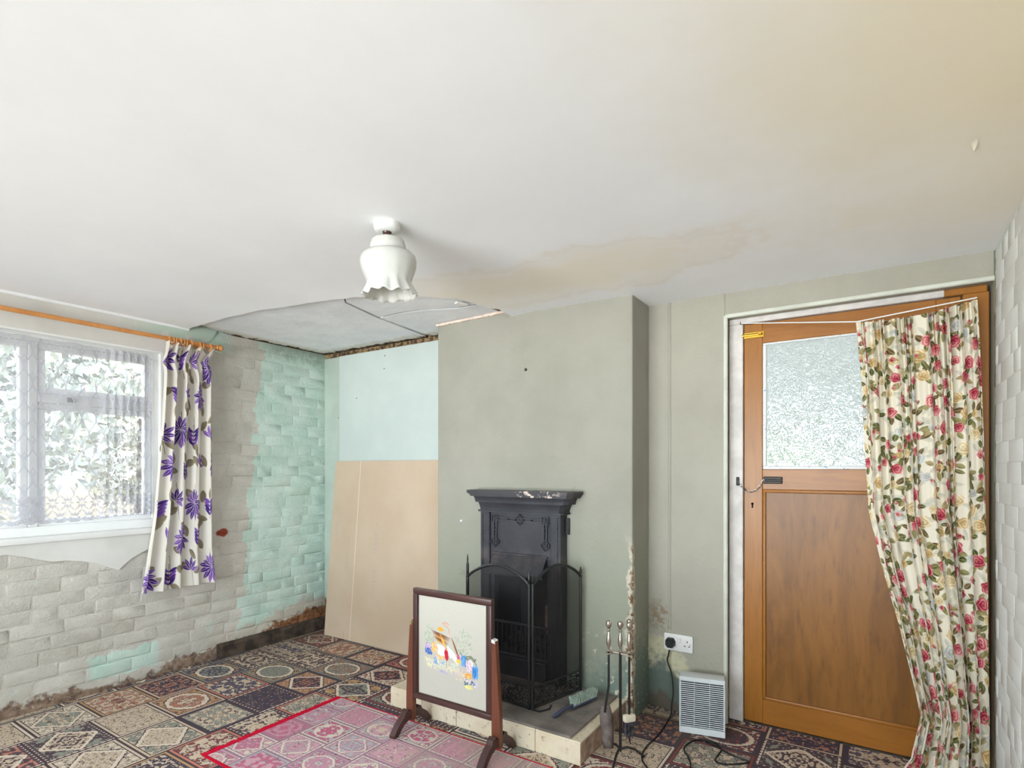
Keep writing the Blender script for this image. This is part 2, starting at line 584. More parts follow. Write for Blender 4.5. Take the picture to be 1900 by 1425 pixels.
def oriental(m, x, y, W, L, ground, col2, dark, cream, seed, scale=30.0, bw=0.02, med=(0.36, 0.34)):
    """patchwork of bordered panels, each filled with a mirrored scroll figure and some with a medallion"""
    bi = (x / W).floor()
    um = ((x / W).fract() - 0.5) * W
    w0, _, _ = m.white(m.vec(bi, seed, 2.0))
    yy = y / L + w0
    ci = yy.floor()
    vm = (yy.fract() - 0.5) * L
    r1, r2, r3 = m.white(m.vec(bi, ci, seed))
    de = (W / 2 - um.abs()).min(L / 2 - vm.abs())
    g1 = m.ramp(r1, ground)
    g2 = m.ramp(r3, col2)
    g3 = m.ramp((r1 * 7.3).fract(), ground[::1])
    cv = m.vec(um.abs(), vm.abs(), r1 * 40.0)
    n = m.noise(cv, scale, 1.5, 0.5, 0.6)
    n2 = m.noise(cv, scale * 2.1, 1.0, 0.5, 0.3)
    c = m.mix(n.gt(0.52), g1, g2)
    c = m.mix((n - 0.52).abs().lt(0.022), c, dark)
    c = m.mix(n2.gt(0.66), c, m.mix(r2.gt(0.5), cream, g3))
    c = m.mix((n2 - 0.66).abs().lt(0.02), c, dark)
    # medallion
    a, b = W * med[0], L * med[1]
    e1 = ((um / a) * (um / a) + (vm / b) * (vm / b)).sqrt()
    e2 = (um.abs() / (W * 0.42) + vm.abs() / (L * 0.42))
    e = m.math('ADD', e1 * r3.gt(0.45), e2 * r3.lt(0.45)) + (n2 - 0.5) * 0.25
    has = r2.gt(0.35)
    n3 = m.noise(m.vec(um.abs(), vm.abs(), r2 * 30.0 + 9.0), scale * 1.4, 1.0)
    inner = m.mix(n3.gt(0.53), g3, g2)
    inner = m.mix((n3 - 0.53).abs().lt(0.025), inner, dark)
    c = m.mix(has * e.lt(1.0), c, inner)
    c = m.mix(has * (e - 1.0).abs().lt(0.09), c, cream)
    c = m.mix(has * (e - 1.12).abs().lt(0.035), c, dark)
    # border: lines and a little repeating figure
    tick = ((um + vm) * 120.0).sin() * ((um - vm) * 120.0).sin()
    bord = m.mix(tick.gt(0.0), g2, cream)
    c = m.mix(de.lt(bw), c, m.mix(r3.gt(0.3), bord, g3))
    c = m.mix((de - bw).abs().lt(0.0022), c, dark)
    c = m.mix(de.lt(0.0055), c, dark)
    return c, de


def mat_carpet():
    m = Mat('patterned_carpet', 0.95, 0.05)
    x, y, z, p = m.pos()
    ground = [(0.0, (206, 186, 164)), (0.26, (78, 72, 86)), (0.40, (186, 150, 112)), (0.54, (146, 148, 138)), (0.70, (220, 206, 188)), (0.86, (140, 78, 78)), (0.94, (200, 128, 112))]
    col2 = [(0.0, (92, 78, 86)), (0.22, (204, 186, 164)), (0.42, (180, 124, 104)), (0.58, (138, 78, 78)), (0.76, (150, 150, 140)), (0.9, (96, 92, 110))]
    c, de = oriental(m, x + 0.11, y, 0.315, 0.262, ground, col2, (84, 70, 76), (222, 206, 188), 5.0, 40.0, 0.018)
    n = m.noise(p, 4, 5, 0.65); n2 = m.noise(p, 260, 2)
    c = m.mix((n2 - 0.35) * 0.35, c, (92, 78, 70))
    # trodden dust and soot along the walls
    dust = (x - XL).sm(0.55, 0.0) * y.sm(1.9, 2.4) * 0.55 + (x + 0.85).abs().sm(0.5, 0.1) * y.sm(2.3, 2.75) * 0.5
    c = m.mix(dust * n.sm(0.25, 0.6), c, (104, 92, 80))
    c = m.mix(m.noise(p, 55, 3).sm(0.72, 0.76) * 0.5, c, (190, 180, 168))
    m.base(c)
    m.bump(n2, 0.4, 0.004)
    return m


M_CARPET = mat_carpet()
M_WHITE = painted('white_gloss', (232, 232, 230), 0.4, 0.08, 0.02)
M_FRAMEW = painted('worn_white_gloss', (214, 208, 204), 0.5, 0.25, 0.06, 12)
M_REAR = painted('rear_wall_paint', (196, 195, 184))
M_DARKVOID = Mat('dark_slab', 0.9, 0.1, color=(52, 42, 34))


def mat_glass():
    m = Mat('window_glass')
    t = m.node('ShaderNodeBsdfTransparent'); t.inputs[0].default_value = (0.97, 0.985, 0.98, 1)
    g = m.node('ShaderNodeBsdfGlossy'); g.inputs['Roughness'].default_value = 0.02
    fr = m.node('ShaderNodeFresnel'); fr.inputs[0].default_value = 1.35
    mx = m.node('ShaderNodeMixShader')
    m.nt.links.new(fr.outputs[0], mx.inputs[0]); m.nt.links.new(t.outputs[0], mx.inputs[1]); m.nt.links.new(g.outputs[0], mx.inputs[2])
    m.nt.links.new(mx.outputs[0], m.out.inputs[0])
    return m


M_GLASS = mat_glass()


# ================================================================== floor and ceiling
def zc(x, y):
    """underside of the sagging ceiling"""
    return 2.114 + 0.009 * max(0.0, -x - 0.9) + 0.006 * math.sin(x * 1.7 + 0.6) * math.sin(y * 1.3)


fm = MB().box(XL - 0.1, XR + 0.1, YR - 0.1, YB + 0.12, -0.12, 0.0)
floor = tag(link('floor', fm.mesh('floor', (0, 0, 0), False), M_CARPET), 'worn patterned carpet of oriental panels covering the whole floor', 'carpet', kind='structure')

tear_px = [(938, 581), (925, 572), (905, 569), (880, 562), (850, 553), (800, 549), (755, 546), (715, 547), (670, 549), (625, 553), (580, 559), (535, 566), (490, 573), (445, 582), (405, 592), (372, 603)]
tear = []
for px, py in tear_px:
    z = 2.13
    for _ in range(4):
        q = onZ(px, py, z); z = zc(q.x, q.y)
    tear.append(Vector((q.x, q.y)))
tear[0] = Vector((tear[0].x, YF + 0.02)); tear[-1] = Vector((XL - 0.02, tear[-1].y))
fine = []
for a, b in zip(tear[:-1], tear[1:]):
    k = max(2, int((b - a).length / 0.03))
    for i in range(k):
        q = a.lerp(b, i / k)
        j = 0.012 * mnoise.noise(Vector((q.x * 9, q.y * 9, 3.1))) + 0.006 * mnoise.noise(Vector((q.x * 40, q.y * 40, 1)))
        fine.append(Vector((q.x, q.y + j)))
fine.append(tear[-1])


def cdt_surface(outline, zf, step=0.09):
    pts = [Vector((p[0], p[1])) for p in outline]
    n = len(pts)
    xs = [p.x for p in pts]; ys = [p.y for p in pts]
    x = min(xs) + step / 2
    while x < max(xs):
        y = min(ys) + step / 2
        while y < max(ys):
            inside = False
            for i in range(n):
                a, b = pts[i], pts[i - 1]
                if (a.y > y) != (b.y > y) and x < (b.x - a.x) * (y - a.y) / (b.y - a.y) + a.x: inside = not inside
            if inside: pts.append(Vector((x, y)))
            y += step
        x += step
    vo, eo, fo, *_ = delaunay_2d_cdt(pts, [], [list(range(n))], 1, 1e-5)
    mb = MB(); mb.add([(v.x, v.y, zf(v.x, v.y)) for v in vo], [tuple(f) for f in fo])
    return mb


outline = [(XL - 0.05, YR - 0.05), (XR + 0.05, YR - 0.05), (XR + 0.05, YB + 0.05), (tear[0].x, YB + 0.05)] + [tuple(p) for p in fine]
outline.append((XL - 0.05, tear[-1].y))


def edge_d(x, y):
    return min((Vector((x, y)) - p).length for p in fine[::3])


def zmain(x, y):
    d = edge_d(x, y) if y > 1.2 else 1
    return zc(x, y) - 0.007 * max(0.0, 1 - d / 0.12) - 0.0035 * max(0, 1 - (x - XL) / 0.1)


cm = cdt_surface(outline, zmain)
ceiling = tag(link('ceiling', cm.mesh('ceiling', (0, 0, 0), True, 60), M_CEIL), 'low white plaster ceiling with yellow damp stains', 'ceiling', kind='structure')
# paper rolled down along the left wall edge, and the lip of the torn lining
lip = MB()
lip.tube([(XL + 0.012, y, zc(XL, y) - 0.006) for y in np.linspace(YR, tear[-1].y, 24)], 0.012, 8)
part('ceiling_edge_roll', lip, M_CEIL, ceiling)
lm = MB()
for a, b in zip(fine[:-1], fine[1:]):
    za, zb = zmain(a.x, a.y), zmain(b.x, b.y)
    lm.add([(a.x, a.y, za), (b.x, b.y, zb), (b.x, b.y + .004, zb + .045), (a.x, a.y + .004, za + .045)], [(0, 1, 2, 3)])
part('torn_edge', lm, M_CEIL, ceiling)


def mat_upper():
    m = Mat('old_ceiling_board', 0.9, 0.1)
    x, y, z, p = m.pos()
    n = m.noise(p, 4, 5, 0.6); n2 = m.noise(p, 18, 5, 0.65)
    c = m.mix(n.sm(0.3, 0.7), (226, 228, 232), (238, 239, 241))
    edge = (y - YB + 0.10).max((XL + 0.10) - x) + (n2 - 0.5) * 0.16
    c = m.mix(edge.sm(-0.05, 0.03) * 0.55, c, (190, 182, 160))
    c = m.mix(edge.sm(0.045, 0.075), c, (72, 58, 44))
    c = m.mix(n2.sm(0.71, 0.74), c, (176, 140, 116))
    c = m.mix(m.noise(p, 90, 2).sm(0.75, 0.8) * 0.4, c, (150, 146, 140))
    m.base(c); m.bump(n * 2.0 + n2, 0.4, 0.008)
    return m


M_UPPER = mat_upper()
# three boards of the older ceiling seen through the tear, with open joints between them
bpx = [
    [(365, 600), (420, 570), (632, 535), (640, 562), (700, 590), (790, 624), (840, 650), (600, 690), (480, 640)],
    [(634, 535), (742, 540), (860, 530), (906, 560), (848, 570.5), (790, 574), (745, 579), (703, 588), (643, 561)],
    [(706, 590), (748, 581), (792, 576), (850, 573), (909, 563), (950, 575), (950, 600), (844, 648), (794, 622)],
]
for i, poly in enumerate(bpx):
    zb = 2.154 - 0.006 * (i == 1)
    mb = MB()
    pts = []
    for a, b in zip(poly, poly[1:] + poly[:1]):
        for k in range(6):
            t = k / 6
            q = onZ(a[0] + (b[0] - a[0]) * t, a[1] + (b[1] - a[1]) * t, zb)
            j = 0.004 * mnoise.noise(Vector((q.x * 12, q.y * 12, i)))
            pts.append((min(-1.6, max(XL - 0.02, q.x)) + j, min(YB + 0.05, q.y) + j))
    mb.prism(pts, 'Z', zb, zb + 0.012)
    part('ceiling_board', mb, M_UPPER, ceiling, smooth=False)
# scraps of lath and lining hanging at the right end of the tear
M_SCRAP = painted('torn_lining', (224, 204, 190), 0.9, 0.3, 0.08, 20)
M_LATH = painted('old_lath', (122, 98, 72), 0.9, 0.4, 0.2, 20)
for (x0, y0, x1, y1, w, mt, dz) in [(862, 557, 905, 566, 9, M_LATH, 0.018), (905, 566, 930, 577, 8, M_LATH, 0.01), (846, 563, 866, 567, 5, M_CEIL, -0.002)]:
    a, b = onZ(x0, y0, 2.13 + dz), onZ(x1, y1, 2.13 + dz)
    d = (b - a).normalized(); s = Vector((-d.y, d.x, 0)) * (w * 0.0028)
    mb = MB(); mb.add([a - s, b - s * 0.6, b + s * 0.7, a + s, a - s + Vector((0, 0, .008)), b - s * .6 + Vector((0, 0, .008)), b + s * .7 + Vector((0, 0, .008)), a + s + Vector((0, 0, .008))],
                      [(0, 1, 2, 3), (7, 6, 5, 4), (0, 4, 5, 1), (1, 5, 6, 2), (2, 6, 7, 3), (3, 7, 4, 0)])
    part('torn_lining_scrap', mb, mt, ceiling, smooth=False)
a, b = onY(810, 606, YF - 0.006), onY(942, 579, YF - 0.006)
mb = MB()
pts = []
for t in np.linspace(0, 1, 30):
    q = a.lerp(b, t); pts.append((q.x, q.z + 0.012 + 0.004 * mnoise.noise(Vector((t * 30, 0, 0)))))
for t in np.linspace(1, 0, 30):
    q = a.lerp(b, t); pts.append((q.x, q.z - 0.002 + 0.005 * mnoise.noise(Vector((t * 22, 5, 0)))))
mb.prism(pts, 'Y', YF - 0.012, YF + 0.01)
part('broken_plaster_edge', mb, M_SCRAP, ceiling, smooth=False)
tag(link('light_block_slab', MB().box(XL - 0.35, XR + 0.3, YR - 0.3, YB + 0.3, 2.2, 2.3).mesh('light_block_mesh', (0, 0, 0), False), M_DARKVOID), 'plain dark slab added above the torn ceiling to block light', 'light block', kind='structure')  # plain slab added to stop light leaking in over the ceiling

# a flap of lifted paint on the ceiling by the right wall
q = onZ(1808, 268, 2.11)
mb = MB()
ps = []
for i in range(7):
    t = i / 6
    for j in range(4):
        s = j / 3 - 0.5
        ps.append((q.x + s * 0.012 * math.sin(math.pi * (t * .8 + .1)), q.y + (t - 0.5) * 0.05, zmain(q.x, q.y) - 0.002 - 0.012 * t * t * (0.5 + s)))
mb.add(ps, [(i * 4 + j, i * 4 + j + 1, i * 4 + j + 5, i * 4 + j + 4) for i in range(6) for j in range(3)])
part('lifted_paint_flap', mb, M_CEIL, ceiling)

# ================================================================== left wall: bricks, plaster, window
wl = MB()
slab(wl, 'X', XL - 0.24, XL - 0.002, [YR - 0.1, WY0, WY1, YB + 0.1], [-0.1, WZ0, WZ1, 2.25], [(WY0, WY1, WZ0, WZ1)])
wall_left = tag(link('wall_left', wl.mesh('wall_left', (0, 0, 0), False), M_BRICK), 'painted brick wall with a window, beige with mint green paint by the corner', 'wall', kind='structure')
jag = [(0, 1031), (12, 1029), (45, 1033), (70, 1038), (95, 1042), (122, 1040), (150, 1041), (178, 1045), (200, 1052), (219, 1058), (228, 1049), (243, 1036), (262, 1025), (280, 1016), (296, 1000)]
jw = [onX(a, b, XL + 0.008) for a, b in jag]
low_poly = [(YR, WZ0 + 0.001), (YR, 0.74)] + [(-0.9, 0.73), (-0.2, 0.79), (0.4, 0.76)] + [(q.y, q.z) for q in jw] + [(1.70, 0.93), (1.705, 1.2), (1.69, 1.6), (1.70, 1.97)]
low_poly += [(WY1, WZ1), (WY1, WZ0 + 0.001)]
mb = MB()
mb.prism(low_poly, 'X', XL - 0.012, XL + 0.014)
part('broken_plaster', mb, M_PLASTER, wall_left, smooth=False)
top_poly = [(YR, WZ1), (1.70, WZ1), (1.74, 2.0), (1.83, 2.02), (1.80, 2.05), (1.92, 2.07), (1.97, 2.10), (2.02, 2.2), (YR, 2.2)]
mb = MB(); mb.prism(top_poly, 'X', XL - 0.012, XL + 0.009)
part('lintel_plaster', mb, M_PLASTER, wall_left, smooth=False)


def brick_mesh(name, seed, L, H, D, bev=0.0045, jit=1.0):
    r = random.Random(seed)
    bm = bmesh.new()
    bmesh.ops.create_cube(bm, size=1)
    bmesh.ops.scale(bm, vec=(D, L, H), verts=bm.verts)
    front = [e for e in bm.edges if any(v.co.x > 0 for v in e.verts)]
    bmesh.ops.bevel(bm, geom=front, offset=bev, segments=2, profile=0.6, affect='EDGES', clamp_overlap=True)
    for v in bm.verts:
        if v.co.x > -D * 0.4:
            v.co.y += jit * r.uniform(-1, 1) * 0.0022; v.co.z += jit * r.uniform(-1, 1) * 0.0022; v.co.x += jit * r.uniform(-1, 1) * 0.0012
    bmesh.ops.translate(bm, vec=(-D / 2, 0, 0), verts=bm.verts)
    me = bpy.data.meshes.new(name); bm.to_mesh(me); bm.free()
    me.shade_smooth(); me.set_sharp_from_angle(angle=R(70))
    return me


BR = [brick_mesh('brick', i, 0.217, 0.067, 0.03) for i in range(7)]
for b in BR: b.materials.append(M_BRICK.mat)
BRR = [brick_mesh('brick', 20 + i, 0.2155, 0.0735, 0.03, 0.0022, 0.3) for i in range(4)]
for b in BRR: b.materials.clear(); b.materials.append(M_RIGHT.mat)


def in_poly(y, z, poly):
    c = False
    for i in range(len(poly)):
        a, b = poly[i], poly[i - 1]
        if (a[1] > z) != (b[1] > z) and y < (b[0] - a[0]) * (z - a[1]) / (b[1] - a[1]) + a[0]: c = not c
    return c


rb = random.Random(3)


def lay(side, y0, y1, X, wall, meshes, skip, proud=0.0016, gap=0.007):
    sgn = 1 if side == 'L' else -1
    for row in range(29):
        z = row * 0.075 + 0.0375
        if z > 2.13: break
        y = y0 - (0.1125 if row % 2 else 0) + rb.uniform(-0.02, 0.02)
        while y < y1:
            l = rb.choice((0.225, 0.225, 0.225, 0.225, 0.225, 0.1125, 0.17))
            e = min(y + l, y1)
            if e - y < 0.05: break
            c = (y + e) / 2
            if y > y0 - 0.2 and not skip(y, e, z):
                me = rb.choice(meshes)
                dx = rb.uniform(-proud, proud)
                if side == 'L' and row == 0 and c < 1.33: dx -= 0.018
                o = link('brick', me, None, wall, (X + sgn * dx, c, z + rb.uniform(-.0015, .0015)))
                o.scale = (sgn, (e - y - gap) / 0.217, 1.0 + rb.uniform(-.015, .02))
                o.rotation_euler = (rb.uniform(-.004, .004), 0, rb.uniform(-.002, .002) * (proud > .001))
            y = e


def skip_left(a, b, z):
    if z > WZ0 - 0.03 and z < WZ1 + 0.035 and a < WY1 and b > WY0: return True
    if in_poly(a, z, low_poly) and in_poly(b, z, low_poly): return True
    if in_poly(a, z, top_poly) and in_poly(b, z, top_poly): return True
    return False


lay('L', 0.72, YB, XL, wall_left, BR, skip_left)

# skirting left of the alcove
M_SKIRT = painted('grimy_skirting', (74, 64, 56), 0.8, 0.4, 0.3, 14)
bs = MB()
ys = onX(405, 1215, XL + 0.02).y
pr = [(XL - 0.0, 0.0), (XL + 0.022, 0.0), (XL + 0.022, 0.075), (XL + 0.012, 0.092), (XL - 0.0, 0.096)]
bs.prism([(p[0], p[1]) for p in pr], 'Y', ys, YB)
baseboard = tag(link('baseboard_left', bs.mesh('baseboard_left', (0, 0, 0), True, 30), M_SKIRT), 'grimy dark skirting board at the foot of the mint green bricks', 'skirting board', kind='structure')

# ------------------------------------------------------------------ window_1 in the left wall
win = thing('window_1', 'white wooden casement window behind the lace curtain', 'window', (XL - 0.05, (WY0 + WY1) / 2, WZ0), kind='structure')


def bar(mb, y0, y1, z0, z1, x0=-0.075, x1=-0.028, bev=0.004):
    mb.box(XL + x0, XL + x1, y0, y1, z0, z1, bev)


fr = MB()
bar(fr, WY0, WY1, WZ0 + 0.0, WZ0 + 0.06, -0.09, -0.02); bar(fr, WY0, WY1, WZ1 - 0.05, WZ1, -0.09, -0.02)
bar(fr, WY0, WY0 + 0.045, WZ0 + .06, WZ1 - .05, -0.09, -0.02); bar(fr, WY1 - 0.045, WY1, WZ0 + .06, WZ1 - .05, -0.09, -0.02)
part('window_frame', fr, M_WHITE, win)
mull = [(1.035, 1.075), (0.11, 0.15)]
for a, b in mull:
    mb = MB(); bar(mb, a, b, WZ0 + 0.06, WZ1 - 0.05, -0.09, -0.02)
    part('mullion', mb, M_WHITE, win)
lights = [(1.075, WY1 - 0.045), (0.15, 1.035), (WY0 + 0.045, 0.11)]
for i, (a, b) in enumerate(lights):
    segs = [(WZ0 + 0.06, 1.60), (1.65, WZ1 - 0.05)] if i != 1 else [(WZ0 + 0.06, WZ1 - 0.05)]
    if i != 1:
        mb = MB(); bar(mb, a, b, 1.60, 1.65, -0.09, -0.02); part('transom', mb, M_WHITE, win)
    for z0, z1 in segs:
        mb = MB(); t = 0.034
        bar(mb, a, b, z0, z0 + t); bar(mb, a, b, z1 - t, z1); bar(mb, a, a + t, z0 + t, z1 - t); bar(mb, b - t, b, z0 + t, z1 - t)
        s = part('sash', mb, M_WHITE, win)
        mb = MB(); mb.box(XL - 0.056, XL - 0.052, a + t, b - t, z0 + t, z1 - t)
        part('pane', mb, M_GLASS, s)
M_STEEL = Mat('dull_steel', 0.35, 0.5, 0.9, (150, 148, 145))
mb = MB(); q = onX(130, 737, XL - 0.02)
mb.box(XL - 0.02, XL - 0.008, q.y - 0.02, q.y + 0.022, 1.612, 1.638, 0.003)
part('casement_stay', mb, M_STEEL, win)
mb = MB(); mb.box(XL - 0.03, XL + 0.035, WY0 - 0.04, WY1 + 0.02, WZ0 - 0.022, WZ0 + 0.012, 0.006, 2)
part('window_sill', mb, M_WHITE, win)
mb = MB()
for a, b, c, d in ((WY0 - 0.0, WY1, WZ1 - 0.012, WZ1 + 0.0), (WY1 - 0.012, WY1, WZ0 + .013, WZ1 - .0125)):
    mb.box(XL - 0.02, XL + 0.011, a, b, c, d, 0.002)
part('reveal_bead', mb, M_WHITE, win)

# ================================================================== back wall, chimney breast, right and rear walls
DX0, DX1, DZ1 = -0.61, XR, 2.0        # door opening
bw = MB()
slab(bw, 'Y', YB, YB + 0.22, [XL - 0.24, -1.80, -1.44, DX0, DX1, XR + 0.25], [-0.1, -0.004, 0.118, 0.70, DZ1, 2.25], [(DX0, DX1, -0.004, DZ1)])
wall_back = tag(link('wall_back', bw.mesh('wall_back', (0, 0, 0), False), M_BACK), 'grey green painted wall around the wooden door and the alcove', 'wall', kind='structure')
cb = MB()
slab(cb, 'Y', YF, YB, [-2.262, -1.80, -1.44, -1.0], [-0.05, 0.118, 0.70, 2.2], [(-1.80, -1.44, 0.118, 0.70)])
chim = tag(link('wall_chimney_breast', cb.mesh('breast', (0, 0, 0), False), M_BREAST), 'sage green chimney breast with a crumbling right corner', 'chimney breast', kind='structure')
bv = chim.modifiers.new('soft_edges', 'BEVEL'); bv.width = 0.008; bv.segments = 2; bv.limit_method = 'ANGLE'
# broken lumps on the corner of the breast
M_CRUMB = painted('crumbled_plaster', (198, 184, 160), 0.9, 0.6, 0.22, 30)
M_RUST = painted('bare_brown_plaster', (138, 112, 84), 0.9, 0.6, 0.25, 30)
cr = random.Random(5)
for k in range(26):
    z = cr.choice((cr.uniform(0.02, 0.84), cr.uniform(0.45, 0.84)))
    s = cr.uniform(0.004, 0.011)
    mb = MB(Matrix.Translation((-1.0 + cr.uniform(-0.022, 0.004), YF + cr.uniform(-0.003, 0.012), z)) @ Matrix.Rotation(cr.uniform(0, 6), 4, Vector((cr.random(), cr.random(), cr.random() + .1)).normalized()))
    n = 6
    mb.lathe([(s * .35, -s * .5), (s, -s * .2), (s * .8, s * .3), (s * .25, s * .55)], n)
    mb.v = [(x + cr.uniform(-1, 1) * s * .25, y + cr.uniform(-1, 1) * s * .25, zz + cr.uniform(-1, 1) * s * .5) for x, y, zz in mb.v]
    part('plaster_crumb', mb, cr.choice((M_CRUMB, M_CRUMB, M_RUST)), chim, smooth=False)
# white wall plug and a nail hole
for px, py, rr, mt in ((857, 966, 0.008, M_WHITE), (976, 686, 0.008, M_SKIRT)):
    q = onY(px, py, YF)
    mb = MB(); mb.lathe([(rr, 0), (rr, .006), (rr * .7, .010)], 10, q, M=Matrix.Rotation(R(90), 4, 'X'))
    part('wall_plug', mb, mt, chim)

# shallow boxing between the breast and the door
q0, q1 = onY(1243, 800, YB), onY(1348, 800, YB)
bx = MB(); bx.box(q0.x + 0.006, DX0, YB - 0.011, YB, 0.0, DZ1 + 0.12, 0.004)
bx.box(DX0 - 0.002, XR, YB - 0.011, YB, DZ1, DZ1 + 0.12, 0.003)
part('raised_plaster', bx, M_BACK, wall_back)
mb = MB(); mb.tube([(q0.x, YB - 0.004, 0.0), (q0.x, YB - 0.004, 2.12)], 0.008, 8); part('plaster_bead', mb, M_BACK, wall_back)

# plasterboard in the alcove
M_BOARD = painted('pale_blue_paint', (196, 206, 202), 0.6, 0.06, 0.03, 1.5)
mb = MB(); mb.box(-3.455, -2.262, YB - 0.010, YB, 0.0, 2.122, 0.0015)
part('plasterboard', mb, M_BOARD, wall_back)
M_BOARD2 = painted('pale_green_paint', (178, 191, 180), 0.6, 0.1, 0.05, 2.5)
mb = MB(); mb.box(XL, -3.458, YB - 0.008, YB, 0.24, 2.118, 0.0015)
part('plasterboard', mb, M_BOARD2, wall_back)
M_OLDWOOD = painted('old_brown_wood', (112, 70, 44), 0.7, 0.3, 0.2, 20)
mb = MB(); mb.box(XL + 0.022, -2.262, YB - 0.022, YB, 0.0, 0.225, 0.003); part('alcove_skirting', mb, M_OLDWOOD, wall_back)
for px, py in ((714, 660), (713, 684), (662, 739), (628, 775)):
    q = onY(px, py, YB - 0.01)
    mb = MB(); mb.lathe([(0.004, 0), (0.004, .002), (0.002, .0025)], 8, q, M=Matrix.Rotation(R(90), 4, 'X')); part('nail_head', mb, M_SKIRT, wall_back)

rw = MB(); slab(rw, 'X', XR + 0.0008, XR + 0.25, [YR - 0.1, SY0, SY1, YB], [-0.1, SZ0, SZ1, 2.25], [(SY0, SY1, SZ0, SZ1)])
wall_right = tag(link('wall_right', rw.mesh('wall_right', (0, 0, 0), False), M_RIGHT), 'whitewashed brick wall beside the floral door curtain', 'wall', kind='structure')
lay('R', 1.15, YB, XR, wall_right, BRR, lambda a, b, z: False, 0.0003, 0.0005)
rr_ = MB()
slab(rr_, 'Y', YR - 0.25, YR, [XL - 0.24, RX0, RX1, XR + 0.25], [-0.1, RZ0, RZ1, 2.25], [(RX0, RX1, RZ0, RZ1)])
tag(link('wall_rear', rr_.mesh('wall_rear', (0, 0, 0), False), M_REAR), 'plain painted wall with an added wide window', 'wall', kind='structure')
w2 = thing('added_window_2', 'added wide white framed window in the unseen rear wall', 'window', ((RX0 + RX1) / 2, YR - 0.12, RZ0), kind='structure')  # invented window, lets light in from behind the camera
fr = MB()
for a, b, c, d in ((RX0, RX1, RZ0, RZ0 + .05), (RX0, RX1, RZ1 - .05, RZ1), (RX0, RX0 + .05, RZ0 + .05, RZ1 - .05), (RX1 - .05, RX1, RZ0 + .05, RZ1 - .05), (-1.67, -1.63, RZ0 + .05, RZ1 - .05)):
    fr.box(a, b, YR - 0.15, YR - 0.09, c, d, 0.004)
part('window_frame', fr, M_WHITE, w2)
for a, b in ((RX0 + .05, -1.67), (-1.63, RX1 - .05)):
    part('pane', MB().box(a, b, YR - 0.122, YR - 0.118, RZ0 + .05, RZ1 - .05), M_GLASS, w2)
w3 = thing('added_window_3', 'added white framed side window in the unseen part of the right wall', 'window', (XR + 0.13, (SY0 + SY1) / 2, SZ0), kind='structure')  # invented window, added to light the breast side and left wall
fr = MB()
for a, b, c, d in ((SY0, SY1, SZ0, SZ0 + .05), (SY0, SY1, SZ1 - .05, SZ1), (SY0, SY0 + .05, SZ0 + .05, SZ1 - .05), (SY1 - .05, SY1, SZ0 + .05, SZ1 - .05)):
    fr.box(XR + 0.10, XR + 0.16, a, b, c, d, 0.004)
part('window_frame', fr, M_WHITE, w3)
part('pane', MB().box(XR + 0.128, XR + 0.132, SY0 + .05, SY1 - .05, SZ0 + .05, SZ1 - .05), M_GLASS, w3)

# ================================================================== door_1 and its frame
DY = 2.94


def mat_wood(name, c1, c2, c3, rough=0.4, sx=1.0, sz=0.12, scale=9.0, spec=0.4):
    """grain runs along local z when sz < sx"""
    m = Mat(name, rough, spec)
    x, y, z, p = m.coord('Object')
    v = m.vec(x * sx, y * sx, z * sz)
    n = m.noise(v, scale, 6, 0.65, 1.2); n2 = m.noise(v, scale * 6, 4, 0.6); n3 = m.noise(p, 3.0, 4)
    c = m.mix(n.sm(0.3, 0.7), c1, c2)
    c = m.mix(n2.sm(0.5, 0.75) * 0.5, c, c3)
    c = m.mix(n3.sm(0.5, 0.8) * 0.4, c, c3)
    m.base(c); m.bump(n2, 0.12, 0.002)
    return m


M_STILE = mat_wood('orange_varnished_wood', (152, 97, 34), (166, 108, 42), (130, 80, 28), 0.35)
M_RAIL = mat_wood('orange_varnished_wood_rail', (148, 93, 34), (165, 106, 42), (128, 78, 30), 0.35, 0.12, 1.0)
M_PANEL = mat_wood('mottled_plywood', (148, 98, 42), (120, 77, 32), (94, 60, 28), 0.38, 1.0, 0.18, 7.0)
M_BRASS = Mat('brass', 0.3, 0.5, 0.95, (206, 166, 72))
M_DARKIRON = Mat('dark_iron', 0.45, 0.5, 0.6, (52, 48, 46))


def mat_obscure():
    m = Mat('obscure_glass')
    x, y, z, p = m.pos()
    n = m.noise(m.vec(x, 0.0, z), 22, 3, 0.6, 2.5)
    ridge = (n - 0.5).abs().sm(0.035, 0.0) + m.noise(m.vec(x, 0.0, z), 45, 2, 0.5, 1.5) * 0.5
    b = m.bump(ridge, 0.42, 0.008)
    r = m.node('ShaderNodeBsdfRefraction'); r.inputs['IOR'].default_value = 1.25; r.inputs['Roughness'].default_value = 0.38
    r.inputs['Color'].default_value = (0.92, 0.94, 0.93, 1)
    g = m.node('ShaderNodeBsdfGlossy'); g.inputs['Roughness'].default_value = 0.12
    t = m.node('ShaderNodeBsdfDiffuse'); t.inputs[0].default_value = (0.85, 0.87, 0.86, 1)
    for s in (r, g, t): m.nt.links.new(b.k, s.inputs['Normal'])
    m1 = m.node('ShaderNodeMixShader'); m1.inputs[0].default_value = 0.10
    m2 = m.node('ShaderNodeMixShader'); m2.inputs[0].default_value = 0.22
    m.nt.links.new(r.outputs[0], m1.inputs[1]); m.nt.links.new(g.outputs[0], m1.inputs[2])
    m.nt.links.new(m1.outputs[0], m2.inputs[1]); m.nt.links.new(t.outputs[0], m2.inputs[2])
    m.nt.links.new(m2.outputs[0], m.out.inputs[0])
    return m


